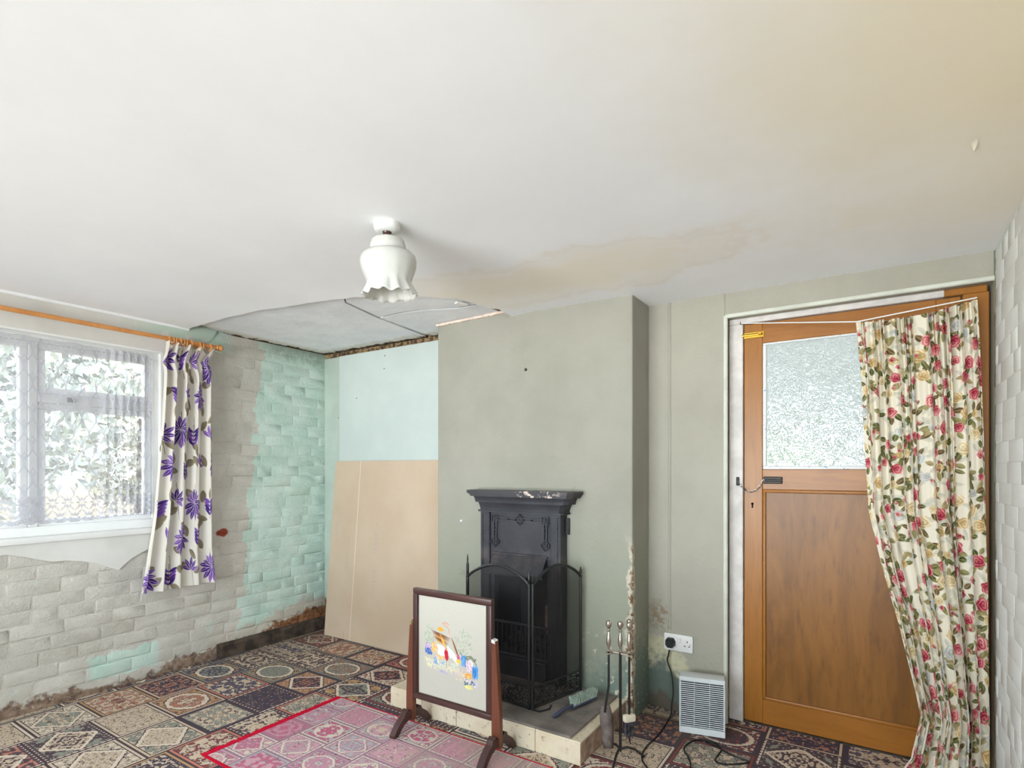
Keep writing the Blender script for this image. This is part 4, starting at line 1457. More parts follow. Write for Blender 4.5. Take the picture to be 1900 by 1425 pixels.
prof = [(0.012, -0.050), (0.040, -0.052), (0.054, -0.058), (0.058, -0.064), (0.058, -0.069), (0.061, -0.075), (0.062, -0.088), (0.059, -0.094), (0.062, -0.098), (0.082, -0.104), (0.094, -0.116), (0.098, -0.132), (0.0965, -0.150), (0.090, -0.170), (0.082, -0.188), (0.077, -0.202), (0.079, -0.212), (0.085, -0.224), (0.092, -0.238), (0.096, -0.246)]
sg = 120
vs, fs = [], []
for i, (r, z) in enumerate(prof):
    k = max(0.0, (-z - 0.160) / 0.086)
    fl = max(0.0, (-z - 0.10) / 0.146)
    for j in range(sg):
        t = 2 * math.pi * j / sg
        rr = r * (1 + 0.032 * k * k * math.cos(13 * t) + 0.010 * k * k * math.cos(31 * t + 1) + 0.010 * fl * math.cos(13 * t))
        zz = z + (0.004 * math.cos(13 * t) - 0.003 + 0.003 * math.cos(6 * t + 1)) * k ** 3
        vs.append((rr * math.cos(t), rr * math.sin(t), zz))
for i in range(len(prof) - 1):
    for j in range(sg):
        l = (j + 1) % sg
        fs.append((i * sg + j, i * sg + l, (i + 1) * sg + l, (i + 1) * sg + j))
mb = MB(Matrix.Rotation(R(3), 4, 'X')); mb.add(vs, fs)
sh = part('glass_shade', mb, M_OPAL, lamp, local=True, angle=80)
so = sh.modifiers.new('thickness', 'SOLIDIFY'); so.thickness = 0.003; so.offset = -1

# ================================================================== leaning plasterboard sheet
def mat_card():
    m = Mat('brown_paper_board', 0.85, 0.15)
    x, y, z, p = m.pos()
    n = m.noise(p, 2.5, 4); n2 = m.noise(m.vec(x * 8, y, z), 10, 4)
    c = m.mix(n.sm(0.3, 0.7), (192, 170, 147), (201, 181, 159))
    c = m.mix(n2.sm(0.6, 0.8) * 0.25, c, (188, 160, 132))
    # columns of faded blue printing, too worn to read
    for xc, w, z0, z1 in ((-3.405, 0.008, 0.42, 1.0), (-3.27, 0.008, 0.40, 1.0), (-2.98, 0.014, 0.32, 0.92)):
        t = m.noise(m.vec(0.0, 0.0, z), 70, 2).gt(0.5) * m.noise(m.vec(x, 0.0, z), 260, 1).gt(0.48)
        mk = (x - xc).abs().lt(w) * z.gt(z0) * z.lt(z1) * t * m.noise(m.vec(0.0, xc, z), 9, 1).sm(0.42, 0.55)
        c = m.mix(mk * 0.42, c, (140, 154, 168))
    sc = m.noise(m.vec(x * 30, 0.0, z * 2.0), 3, 3).sm(0.70, 0.73) * z.sm(0.35, 0.1)
    c = m.mix(sc * 0.6, c, (120, 90, 66))
    m.base(c); m.bump(m.noise(p, 120, 3), 0.1, 0.002)
    return m


M_CARD = mat_card()
bt, tp = (2.745, 0.004), (2.853, 1.312)
cdm = MB()
dn = Vector((0, -(tp[1] - bt[1]), (tp[0] - bt[0]))).normalized() * 0.0125


def sheet(x0, x1, off=0.0):
    a, b = Vector((x0, bt[0], bt[1])), Vector((x1, bt[0], bt[1])); c, d = Vector((x1, tp[0], tp[1])), Vector((x0 + 0.0, tp[0], tp[1]))
    lo = [a, b, c, d]
    hi = [v + dn for v in lo]
    mb = MB(); mb.add(lo + hi, [(3, 2, 1, 0), (4, 5, 6, 7), (0, 1, 5, 4), (1, 2, 6, 5), (2, 3, 7, 6), (3, 0, 4, 7)])
    return mb


board = thing('plasterboard_sheet', 'large buff paper faced plasterboard sheet leaning in the alcove', 'board', (-2.86, bt[0], 0.004))
part('sheet', sheet(-3.47, -2.27), M_CARD, board, smooth=False)
M_TAPE = painted('pale_edge_tape', (226, 206, 182), 0.7, 0.05, 0.03)
ta = MB()
x_ = onY(660, 1000, 2.79).x
o_ = dn * 1.06
ta.add([Vector((x_ - .003, bt[0], bt[1])) + o_, Vector((x_ + .003, bt[0], bt[1])) + o_, Vector((x_ + .003, tp[0], tp[1])) + o_, Vector((x_ - .003, tp[0], tp[1])) + o_], [(0, 1, 2, 3)])
part('tapered_edge_line', ta, M_TAPE, board, smooth=False)

# ================================================================== hearth
hx0, hx1, hy0, hy1, HZ = -2.142, -1.03, 2.11, YF, 0.102
M_HCORE = painted('rough_hearth_core', (176, 150, 130), 0.95, 0.8, 0.2, 18)


def mat_tile():
    m = Mat('cream_tile', 0.3, 0.5)
    x, y, z, p = m.pos()
    n = m.noise(p, 6, 5, 0.65); n2 = m.noise(p, 40, 4)
    c = m.mix(n.sm(0.35, 0.65), (214, 199, 172), (224, 212, 190))
    c = m.mix(n2.sm(0.62, 0.70) * 0.6, c, (120, 96, 70))
    c = m.mix(n.sm(0.56, 0.68) * 0.4, c, (178, 146, 100))
    m.base(c); m.bump(n2, 0.1, 0.002)
    return m


M_TILE = mat_tile()
hearth = thing('hearth', 'raised fireplace hearth faced with cream tiles', 'hearth', ((hx0 + hx1) / 2, (hy0 + hy1) / 2, 0.0))
part('hearth_core', MB().box(hx0 + .004, hx1 - .004, hy0 + .009, hy1 - .001, 0.0, HZ - .009, 0.003), M_HCORE, hearth)
tw = (hx1 - hx0) / 5
rt = random.Random(8)
for i in range(5):
    a, b = hx0 + i * tw + .0012, hx0 + (i + 1) * tw - .0012
    part('tile', MB().box(a, b, hy0 + rt.uniform(-.0008, .0008), hy0 + .009, 0.002, HZ - .009, 0.0015), M_TILE, hearth)
    td = (hy1 - hy0) / 3
    for j in range(3):
        part('tile', MB().box(a, b, hy0 + j * td + .0012, hy0 + (j + 1) * td - .0012, HZ - .009, HZ + rt.uniform(-.0006, .0006), 0.0015), M_TILE, hearth)
M_SHEET = painted('sooty_grey_board', (124, 116, 110), 0.8, 0.2, 0.16, 7)
hs = MB(); hs.box(-1.90, -1.078, hy0 + 0.004, YF - 0.004, HZ + .001, HZ + 0.011, 0.0015)
solo('hearth_board', hs, M_SHEET, 'sooty grey heat board lying on top of the tiled hearth', 'board')
HB = HZ + 0.011

# ================================================================== cast iron fireplace
def mat_iron():
    m = Mat('black_cast_iron', 0.5, 0.5)
    x, y, z, p = m.pos()
    n = m.noise(p, 7, 5, 0.6); n2 = m.noise(p, 45, 4)
    c = m.mix(n.sm(0.3, 0.7), (38, 38, 44), (54, 53, 60))
    c = m.mix(n2.sm(0.66, 0.75) * 0.3, c, (104, 92, 86))
    c = m.mix((z - 0.74).abs().sm(0.09, 0.02) * n.sm(0.45, 0.7) * 0.5, c, (110, 96, 90))
    m.base(c); m.bump(m.noise(p, 200, 3), 0.2, 0.001)
    return m


M_IRON = mat_iron()
M_STRAP = Mat('strapwork_iron_highlight', 0.32, 0.7, color=(60, 60, 67))  # same cast iron, lightened so the relief highlights are in its colour


def mat_shelf():
    m = Mat('chipped_mantel_iron', 0.45, 0.5)
    x, y, z, p = m.pos()
    n = m.noise(p, 28, 5, 0.7)
    c = m.mix(m.noise(p, 7, 4).sm(0.3, 0.7), (44, 43, 48), (62, 58, 60))
    k = n.sm(0.54, 0.58) * (x + 1.47).abs().sm(0.16, 0.06)
    c = m.mix(k, c, (206, 190, 180))
    m.base(c); m.bump(n, 0.3, 0.002)
    return m


M_SOOT = painted('soot', (30, 27, 26), 0.95, 0.6, 0.3, 20)
FX0, FX1 = -1.880, -1.362
fp = thing('cast_iron_fireplace', 'black cast iron fireplace with mantel shelf and raised strapwork panel', 'fireplace', (-1.62, YF, HB))


def layer(mb, x0, x1, yf, z0, z1, ch=0.03, yb=YF):
    """a moulding with clipped front corners"""
    mb.prism([(x0, yb), (x0, yf + ch), (x0 + ch * .9, yf), (x1 - ch * .9, yf), (x1, yf + ch), (x1, yb)], 'Z', z0, z1)


ms = MB()
layer(ms, -1.952, -1.268, 2.492, 1.118, 1.134, 0.028); layer(ms, -1.945, -1.275, 2.500, 1.110, 1.118, 0.028); layer(ms, -1.938, -1.282, 2.508, 1.100, 1.110, 0.026)
part('mantel_shelf', ms, mat_shelf(), fp, angle=20)


def cove(mb, x0, x1, y0, z1, x0b, x1b, y1, z0, ch=0.02):
    """tapering moulding: wide (x0..x1, front y0) at z1 to narrow (x0b.., y1) at z0"""
    n = 6
    rows_ = []
    for i in range(n + 1):
        t = i / n; k = math.sin(t * math.pi / 2)
        a, b, y, z = x0 + (x0b - x0) * k, x1 + (x1b - x1) * k, y0 + (y1 - y0) * k, z1 + (z0 - z1) * t
        rows_.append([(a, YF, z), (a, y + ch, z), (a + ch, y, z), (b - ch, y, z), (b, y + ch, z), (b, YF, z)])
    vs = [p for r_ in rows_ for p in r_]
    fs = [(i * 6 + j, i * 6 + j + 1, i * 6 + j + 7, i * 6 + j + 6) for i in range(n) for j in range(5)]
    fs += [tuple(range(6)), tuple(n * 6 + k for k in range(6))]
    mb.add(vs, fs)


cm_ = MB(); cove(cm_, -1.918, -1.302, 2.518, 1.101, -1.910, -1.312, 2.527, 1.066)
part('cornice', cm_, M_IRON, fp, angle=30)
cm_ = MB(); cove(cm_, -1.898, -1.334, 2.540, 1.062, -1.890, -1.348, 2.550, 1.020)
layer(cm_, -1.894, -1.340, 2.545, 1.060, 1.068, 0.015)
layer(cm_, -1.896, -1.342, 2.540, 1.012, 1.021, 0.015)
part('cornice', cm_, M_IRON, fp, angle=30)
for x0, x1 in ((FX0, FX0 + 0.062), (FX1 - 0.062, FX1)):
    mb = MB(); mb.box(x0, x1, 2.556, YF, HB, 1.014, 0.004)
    pl = part('pilaster', mb, M_IRON, fp)
    mb = MB(); xm = (x0 + x1) / 2
    xm = x0 + 0.018 if x0 < -1.6 else x1 - 0.018
    z = HB + 0.03
    while z < 1.0:
        mb.lathe([(0.0045, -0.004), (0.0045, 0.002), (0.0022, 0.005)], 6, (xm, 2.556, z), M=Matrix.Rotation(R(90), 4, 'X')); z += 0.0125
    part('beading', mb, M_IRON, pl, kind='stuff')
up = MB(); up.box(FX0 + 0.060, FX1 - 0.060, 2.572, YF, 0.765, 1.014, 0.002)
upper = part('upper_panel', up, M_IRON, fp)
# strapwork: double bars with squares, lozenges and pendants
bx0, bx1, bz0, bz1 = -1.783, -1.459, 0.845, 0.975
yr_ = 2.560
st = MB()
for dz in (-0.008, 0.008):
    st.box(bx0, bx1, yr_, 2.573, bz1 + dz - .003, bz1 + dz + .003, .001)
for xx in (bx0, bx1):
    for dx_ in (-0.009, 0.009):
        st.box(xx + dx_ - .003, xx + dx_ + .003, yr_, 2.573, bz0, bz1, .001)
part('strapwork_bars', st, M_STRAP, upper)
for xx, zz, rot, sz in ((bx0, bz1, 0, .021), (bx1, bz1, 0, .021), ((bx0 + bx1) / 2, bz1, 45, .023), (bx0, bz0, 45, .023), (bx1, bz0, 45, .023)):
    M_ = Matrix.Translation((xx, yr_, zz)) @ Matrix.Rotation(R(rot), 4, 'Y')
    mb = MB()
    w = .004
    for a, b, c, d in ((-sz, sz, sz - w, sz), (-sz, sz, -sz, -sz + w), (-sz, -sz + w, -sz, sz), (sz - w, sz, -sz, sz)):
        mb.box(a, b, -.003, .006, c, d, .001, M=M_)
    M2 = M_ @ Matrix.Rotation(R(45), 4, 'Y'); s2 = sz * .52
    for a, b, c, d in ((-s2, s2, s2 - w, s2), (-s2, s2, -s2, -s2 + w), (-s2, -s2 + w, -s2, s2), (s2 - w, s2, -s2, s2)):
        mb.box(a, b, -.001, .006, c, d, .001, M=M2)
    mb.box(-.004, .004, -.002, .006, -.004, .004, .001, M=M_)
    part('strapwork_knot', mb, M_STRAP, upper)
for t in (0.27, 0.73):
    for xx, zz in ((bx0 + (bx1 - bx0) * t, bz1), (bx0, bz0 + (bz1 - bz0) * (0.5 if t < .5 else .65)), (bx1, bz0 + (bz1 - bz0) * (0.5 if t < .5 else .65))):
        mb = MB(); mb.lathe([(0.006, -.002), (0.005, .003), (0.002, .005)], 6, (xx, yr_ + .003, zz), M=Matrix.Rotation(R(90), 4, 'X')); part('stud', mb, M_IRON, upper)
# hood over the fire
hd = MB(); n = 8
vs = []
for i in range(n + 1):
    t = i / n
    y = 2.568 - 0.052 * math.sin(t * math.pi * .5); z = 0.782 - 0.108 * t
    vs += [(-1.792, y, z), (-1.452, y, z)]
fs = [(2 * i, 2 * i + 1, 2 * i + 3, 2 * i + 2) for i in range(n)]
k = len(vs); vs += [(-1.792, YF, 0.782), (-1.452, YF, 0.782), (-1.452, YF, 0.674), (-1.792, YF, 0.674)]
fs += [(k, k + 1, 1, 0), (k + 3, k + 2, 2 * n + 1, 2 * n), tuple([k] + [2 * i for i in range(n + 1)] + [k + 3]), tuple([k + 1] + [2 * i + 1 for i in range(n + 1)] + [k + 2])]
hd.add(vs, fs)
hd.box(-1.80, -1.444, 2.562, 2.574, 0.776, 0.788, .003); hd.box(-1.80, -1.444, 2.510, 2.522, 0.668, 0.678, .003)
part('hood', hd, M_IRON, fp, angle=30)
for a, b in ((FX0 + .06, -1.792), (-1.452, FX1 - .06)):
    part('inner_jamb', MB().box(a, b, 2.574, YF, HB, 0.768, .002), M_IRON, fp)
fb = MB()
fb.box(-1.796, -1.788, YF - 0.02, YB - .002, 0.12, 0.69); fb.box(-1.452, -1.444, YF - .02, YB - .002, 0.12, 0.69); fb.box(-1.79, -1.45, YB - 0.03, YB - .006, 0.122, 0.69); fb.box(-1.79, -1.45, YF - .0, YB - .03, 0.69, 0.698)
part('fireback', fb, M_SOOT, fp, smooth=False)
M_PINKBRICK = painted('fire_brick', (150, 118, 110), 0.95, 0.6, 0.2, 30)
part('firebrick_cheek', MB().box(-1.476, -1.446, YF - 0.04, YF + 0.10, 0.36, 0.52, .004), M_PINKBRICK, fp)
gr = MB()
gr.tube([(-1.79, 2.578, 0.400), (-1.45, 2.578, 0.400)], 0.008, 8); gr.tube([(-1.79, 2.578, 0.225), (-1.45, 2.578, 0.225)], 0.008, 8)
grate = part('grate_rail', gr, M_IRON, fp)
for i in range(11):
    x = -1.775 + i * 0.031
    part('grate_bar', MB().tube([(x, 2.578, 0.225), (x, 2.578, 0.400)], 0.0045, 6), M_IRON, grate)
ap = MB(); ap.box(-1.79, -1.45, 2.556, 2.575, HB, 0.215, .003)
part('ash_front', ap, M_IRON, fp)
gb = MB(); gb.box(-1.787, -1.453, 2.585, YB - .05, 0.20, 0.215)
part('grate_floor', gb, M_IRON, fp)
for sx, x in ((-1, FX0), (1, FX1)):
    mb = MB(); a, b = (x - .018, x + .002) if sx < 0 else (x - .002, x + .018)
    mb.box(a, b, YF - 0.018, YF - 0.004, 0.905, 0.992, .002)
    for zz in (0.92, 0.948, 0.975):
        mb.tube([((a + b) / 2 + sx * .004, YF - .022, zz), ((a + b) / 2 + sx * .004, YF - .014, zz)], .006, 8)
    part('fixing_lug', mb, M_IRON, fp)
# coals
M_COAL = painted('coal', (58, 52, 52), 0.6, 0.8, 0.35, 40)
rc_ = random.Random(9)
coal_meshes = []
for i in range(5):
    s = 0.03
    mb = MB()
    mb.lathe([(s * .3, -s * .8), (s * .9, -s * .4), (s, .1 * s), (s * .7, s * .6), (s * .2, s * .85)], 8)
    mb.v = [(x + rc_.uniform(-1, 1) * s * .22, y + rc_.uniform(-1, 1) * s * .22, z + rc_.uniform(-1, 1) * s * .2) for x, y, z in mb.v]
    coal_meshes.append(mb.mesh('coal', (0, 0, 0), False))
rowi = [('bottom', 0.2395, 0.0), ('top', 0.287, 0.02)]
for nm, z, off in rowi:
    for iy in range(3 if off == 0 else 2):
        for ix in range(5 if off == 0 else 4):
            x = -1.752 + ix * 0.066 + off * 1.6 + rc_.uniform(-.002, .002); y = 2.628 + iy * 0.064 + off * 1.5
            o = link('coal', rc_.choice(coal_meshes), M_COAL, None, (x, y, z))
            o.rotation_euler = (0, 0, rc_.uniform(0, 6))
            tag(o, 'dusty black coal lump lying in the fireplace grate', 'coal', 'coal lumps in the grate')

# ================================================================== mesh fire guard
M_GUARD = Mat('black_guard_paint', 0.35, 0.5, color=(28, 28, 30))


def mat_mesh(name, alpha, filigree=False):
    m = Mat(name, 0.6, 0.3, color=(34, 34, 36))
    x, y, z, p = m.pos()
    if filigree:
        a = m.vor(m.vec(x * 1.0, y * 1.0, z), 75, 'DISTANCE_TO_EDGE', 0.75).sm(0.16, 0.10) * 0.85 + 0.15
    else:
        g = (z * 2094.0).sin().abs().max(((x + y) * 2094.0).sin().abs())
        a = g.sm(0.75, 0.9) * 0.0 + alpha
    t = m.node('ShaderNodeBsdfTransparent')
    mx = m.node('ShaderNodeMixShader'); m.put(mx.inputs[0], a)
    m.nt.links.new(t.outputs[0], mx.inputs[1]); m.nt.links.new(m.bsdf.outputs[0], mx.inputs[2]); m.nt.links.new(mx.outputs[0], m.out.inputs[0])
    return m


M_MESH = mat_mesh('guard_wire_mesh', 0.58)
M_FILI = mat_mesh('guard_filigree', 1, True)
GA, GB, GC = Vector((-1.745, 2.262, 0)), Vector((-1.357, 2.245, 0)), Vector((-1.262, 2.585, 0))
zt_g, zb_g = 0.700, HB
guard = thing('fire_guard', 'black folding fire guard with arched mesh panels', 'fire guard', (GB.x, GB.y, HB))


def post(p, top, fin, w=0.0075):
    mb = MB(); mb.tube([(p.x, p.y, zb_g), (p.x, p.y, top)], w, 8)
    o = part('post', mb, M_GUARD, guard)
    mb = MB(); mb.lathe([(.009, 0), (.009, .004), (.005, .008), (.0075, .016), (.0075, .016 + fin * .45), (.004, .016 + fin * .6), (.0045, .016 + fin * .75), (.001, .016 + fin)], 10, (p.x, p.y, top))
    part('finial', mb, M_GUARD, o)


post(GA, 0.70, 0.10, 0.0085); post(GB + Vector((-.009, 0.002, 0)), 0.705, 0.045); post(GB + Vector((.008, 0.006, 0)), 0.705, 0.03); post(GC, 0.700, 0.035)
for a, b in ((GA, GB + Vector((-.009, 0.002, 0))), (GB + Vector((.008, 0.006, 0)), GC)):
    d = b - a
    arc = [a + d * t + Vector((0, 0, zt_g + 0.078 * math.sin(math.pi * t) ** 0.8)) for t in np.linspace(0, 1, 25)]
    mb = MB(); mb.tube(arc, 0.0075, 8); part('arched_rail', mb, M_GUARD, guard)
    mb = MB(); mb.tube([a + Vector((0, 0, zb_g + .01)), b + Vector((0, 0, zb_g + .01))], .006, 6); mb.tube([a + Vector((0, 0, zb_g + .105)), b + Vector((0, 0, zb_g + .105))], .004, 6)
    part('bottom_rail', mb, M_GUARD, guard)
    vs = [a + d * t + Vector((0, 0, zb_g + .105)) for t in np.linspace(0, 1, 25)] + arc
    mb = MB(); mb.add(vs, [(i, i + 1, 26 + i, 25 + i) for i in range(24)])
    part('mesh_panel', mb, M_MESH, guard, smooth=False)
    mb = MB(); mb.add([a + Vector((0, 0, zb_g + .01)), b + Vector((0, 0, zb_g + .01)), b + Vector((0, 0, zb_g + .105)), a + Vector((0, 0, zb_g + .105))], [(0, 1, 2, 3)])
    part('filigree_band', mb, M_FILI, guard, smooth=False)
mb = MB(); mb.tube([GB + Vector((0.01, 0.0, HB + .004)), GB + Vector((.05, -.0, HB + .004)), GB + Vector((.075, .05, HB + .004)), GB + Vector((.06, .09, HB + .004))], .004, 6)
part('foot', mb, M_GUARD, guard)

# ================================================================== embroidered fire screen
M_MAHO = mat_wood('dark_mahogany', (58, 36, 34), (74, 46, 42), (40, 24, 24), 0.35, 1.0, 0.12, 16)
M_MAHOX = mat_wood('dark_mahogany_cross', (66, 44, 42), (86, 58, 54), (46, 28, 28), 0.3, 0.12, 1.0, 16)
M_POST = mat_wood('reddish_mahogany', (98, 54, 38), (112, 64, 46), (66, 36, 28), 0.35, 1.0, 0.12, 14)
sx, sy = -1.612, 1.972
scr = thing('embroidered_fire_screen', 'dark wooden fire screen with an embroidered cottage garden panel', 'fire screen', (sx, sy, 0.006))
HW, SZ0, SZ1 = 0.229, 0.155, 0.680
t_ = 0.026


def frame_bar(a, b, c, d, mat):
    mb = MB(); mb.box(a, b, -0.013, 0.012, c, d, .004, 2)
    o = part('frame_rail', mb, mat, scr, local=True); return o


frame_bar(-HW, HW, SZ1 - t_, SZ1, M_MAHOX); frame_bar(-HW, HW, SZ0, SZ0 + t_, M_MAHOX)
frame_bar(-HW, -HW + t_, SZ0 + t_, SZ1 - t_, M_MAHO); frame_bar(HW - t_, HW, SZ0 + t_, SZ1 - t_, M_MAHO)
mb = MB()
i0, i1, k0, k1 = -HW + t_, HW - t_, SZ0 + t_, SZ1 - t_
for a, b, c, d in ((i0, i1, k1 - .005, k1), (i0, i1, k0, k0 + .005), (i0, i0 + .005, k0 + .005, k1 - .005), (i1 - .005, i1, k0 + .005, k1 - .005)):
    mb.box(a, b, -.009, .004, c, d, .001)
part('inner_bead', mb, M_MAHO, scr, local=True)
part('backing', MB().box(-HW + .01, HW - .01, .006, .010, SZ0 + .01, SZ1 - .01), M_MAHOX, scr, local=True)
for s in (-1, 1):
    pz = 0.500
    mb = MB()
    inx = s * (HW + .001)
    mb.prism([(inx, 0.045), (s * (HW + .044), 0.045), (s * (HW + .042), 0.20), (s * (HW + .020), pz), (inx, pz + .006)], 'Y', -.012, .012)
    po = part('post', mb, M_POST, scr, local=True, smooth=False)
    mb = MB(); mb.prism([(inx, pz - .004), (s * (HW + .0205), pz - .008), (s * (HW + .016), pz + .006), (inx, pz + .009)], 'Y', -.0135, .0135)
    if s > 0: part('chipped_tip', mb, M_WHITE, po, local=True, smooth=False)
    ft = [(-.128, 0.0), (-.102, 0.0), (-.085, .02), (-.06, .042), (-.03, .054), (0, .056), (.03, .054), (.06, .042), (.085, .02), (.102, 0), (.128, 0), (.128, .012), (.10, .048), (.075, .068), (.06, .078), (.052, .095), (.034, .104), (.03, .092), (-.03, .092), (-.034, .104), (-.052, .095), (-.06, .078), (-.075, .068), (-.10, .048), (-.128, .012)]
    mb = MB(); mb.prism(ft, 'X', s * (HW + .006), s * (HW + .038))
    part('foot', mb, M_MAHO, scr, local=True, angle=30)
# the needlework
nw = Cloth(i1 - i0 - .002, k1 - k0 - .002, 250, 280, (188, 183, 172))
W_, H_ = nw.w, nw.h
nw.C *= (0.93 + 0.1 * rng.random((nw.rows, nw.cols, 1)))
er = random.Random(12)


def emb(u, v): return u * W_, v * H_


def stitches(u0, u1, v0, v1, cols_, n, a=.008, b=.0022, ang=None):
    for k in range(n):
        x, y = emb(er.uniform(u0, u1), er.uniform(v0, v1))
        nw.ell(x, y, a * er.uniform(.6, 1.2), b * er.uniform(.7, 1.2), er.uniform(0, 6.28) if ang is None else ang + er.uniform(-.25, .25), er.choice(cols_), 0.0012)


# v runs down from the top of the panel
GRN = [(150, 166, 136), (170, 182, 156), (128, 146, 116), (188, 194, 172)]
for cx, cy, rx, ry in ((0.17, 0.42, .07, .13), (0.67, 0.40, .13, .13)):
    for k in range(150):
        t = er.uniform(0, 6.28); r = er.random() ** .5
        x, y = emb(cx + rx * r * math.cos(t), cy + ry * r * math.sin(t))
        nw.ell(x, y, .006, .0012, er.uniform(-1.2, 1.2) + 1.57, er.choice(GRN), .001)
stitches(.10, .60, .62, .70, [(206, 208, 196), (196, 206, 190), (214, 204, 160)], 150, .008, .002)
# cottage walls
nw.ell(*emb(.36, .50), .042, .012, .30, (226, 228, 226)); nw.ell(*emb(.34, .545), .03, .012, .3, (222, 222, 216)); nw.ell(*emb(.53, .55), .045, .012, .85, (228, 230, 228)); nw.ell(*emb(.47, .52), .03, .008, 1.2, (236, 238, 238))
for k in range(7):
    nw.ell(*emb(.345, .365 + k * .0135), .062 - k * .004, .0032, .20 + .02 * k, er.choice([(132, 84, 52), (160, 106, 62), (196, 146, 74), (118, 76, 56)]), .0012)
for k in range(6):
    nw.ell(*emb(.36 + k * .006, .40 + k * .01), .022, .006, 1.0, er.choice([(208, 150, 58), (220, 172, 84), (178, 118, 56)]))
nw.ell(*emb(.34, .315), .02, .010, 0.1, (222, 164, 62))
for k in range(6):
    nw.ell(*emb(.545 + k * .006, .455 + k * .008), .046, .0035, 1.15, er.choice([(130, 84, 56), (160, 104, 62), (112, 72, 52), (186, 128, 74)]))
nw.line([emb(.46, .37), emb(.47, .31), emb(.44, .28), emb(.40, .27), emb(.37, .255), emb(.40, .24), emb(.44, .245), emb(.47, .265)], .004, (196, 134, 116))
nw.line([emb(.385, .262), emb(.42, .252), emb(.45, .262)], .005, (210, 160, 140))
nw.line([emb(.455, .37), emb(.46, .33)], .009, (216, 178, 158))
# figure in red, door and flowers
nw.ell(*emb(.425, .54), .026, .011, 1.5, (186, 36, 52)); nw.ell(*emb(.43, .57), .02, .011, 1.4, (196, 44, 60)); nw.disc(*emb(.43, .50), .006, (216, 150, 120))
nw.ell(*emb(.60, .555), .018, .008, 1.5, (196, 92, 128)); nw.ell(*emb(.60, .59), .014, .010, 0, (226, 186, 80))
stitches(.10, .20, .48, .53, [(186, 160, 196), (206, 186, 210), (160, 132, 178)], 40, .006, .003)
stitches(.10, .21, .535, .575, [(84, 116, 182), (60, 80, 140), (110, 140, 196)], 36, .010, .0026, 1.57)
stitches(.21, .29, .46, .55, [(232, 176, 98), (240, 198, 130), (222, 150, 72)], 46, .007, .003, 1.4)
stitches(.28, .38, .57, .60, [(236, 196, 110), (230, 176, 84), (214, 186, 200)], 24, .006, .003)
stitches(.24, .29, .61, .66, [(72, 128, 196), (96, 152, 212)], 14, .009, .0026, 1.5)
stitches(.35, .40, .62, .65, [(130, 170, 214)], 8, .006, .0026, 1.5)
stitches(.12, .30, .60, .72, [(226, 180, 172), (236, 220, 150), (214, 214, 200), (170, 186, 158)], 50, .005, .002)
stitches(.40, .55, .66, .73, [(232, 220, 150), (190, 170, 206), (214, 200, 150), (178, 190, 164)], 50, .006, .002)
stitches(.33, .45, .715, .735, [(180, 164, 206), (160, 150, 196)], 16, .007, .0022, 0.1)
stitches(.56, .72, .66, .77, [(232, 196, 176), (226, 206, 160), (220, 178, 168)], 60, .005, .0016)
nw.line([emb(.43, .60), emb(.435, .68)], .003, (122, 104, 72))
nw.line([emb(.62, .50), emb(.66, .53), emb(.70, .53), emb(.76, .515), emb(.81, .535), emb(.845, .58), emb(.85, .60)], .004, (84, 98, 76))
for t in np.linspace(0, 1, 12):
    nw.ell(*emb(.70 + .14 * t, .535 + .012 * math.sin(t * 9)), .010, .002, 1.0 + t, (98, 112, 84))
stitches(.64, .70, .53, .61, [(84, 146, 206), (112, 168, 218), (70, 124, 190)], 26, .012, .003, 1.57)
stitches(.70, .80, .55, .66, [(222, 180, 210), (236, 206, 224), (206, 160, 196), (240, 236, 214)], 46, .006, .003)
stitches(.80, .87, .60, .70, [(70, 138, 204), (96, 160, 216), (60, 116, 184)], 36, .014, .0032, 1.57)
stitches(.70, .78, .68, .73, [(228, 156, 56), (236, 180, 84), (222, 136, 44)], 22, .007, .0034)
stitches(.69, .86, .74, .80, [(96, 140, 200), (214, 190, 216), (230, 216, 226), (96, 122, 100), (84, 104, 84)], 50, .006, .003)
stitches(.70, .79, .80, .825, [(240, 226, 130), (232, 214, 104)], 16, .006, .003)
yy, xx = np.meshgrid(np.linspace(k1 - .001, k0 + .001, nw.rows), np.linspace(i0 + .001, i1 - .001, nw.cols), indexing='ij')
Pm = np.stack([xx, np.full_like(xx, -0.003), yy], -1)
link('needlework_panel', grid_mesh('needlework_panel', Pm, nw.C), mat_cloth('needlework_linen', 0.0), scr)

# brass jardiniere behind the screen
q = onY(768, 1160, 2.44)
bz = thing('brass_planter', 'polished brass pot with ring handle half hidden behind the fire screen', 'pot', (q.x + 0.062, 2.44, 0.001))
part('body', MB().lathe([(.040, 0), (.050, .006), (.044, .02), (.046, .18), (.052, .26), (.053, .32), (.056, .345), (.062, .352), (.062, .362), (.055, .366), (.052, .355), (.048, .28), (.03, .03)], 28), M_BRASS, bz, local=True)
mb = MB(); mb.lathe([(.009, 0), (.007, .006), (.003, .01)], 10, (-.050, 0, .315), M=Matrix.Rotation(R(-90), 4, 'Y'))
mb.tube([(-.062 - .003 * math.cos(t), .016 * math.sin(t), .292 + .018 * math.cos(t)) for t in np.linspace(0, 2 * math.pi, 16, endpoint=False)], .0025, 6, closed=True)
part('ring_handle', mb, M_BRASS, bz, local=True)

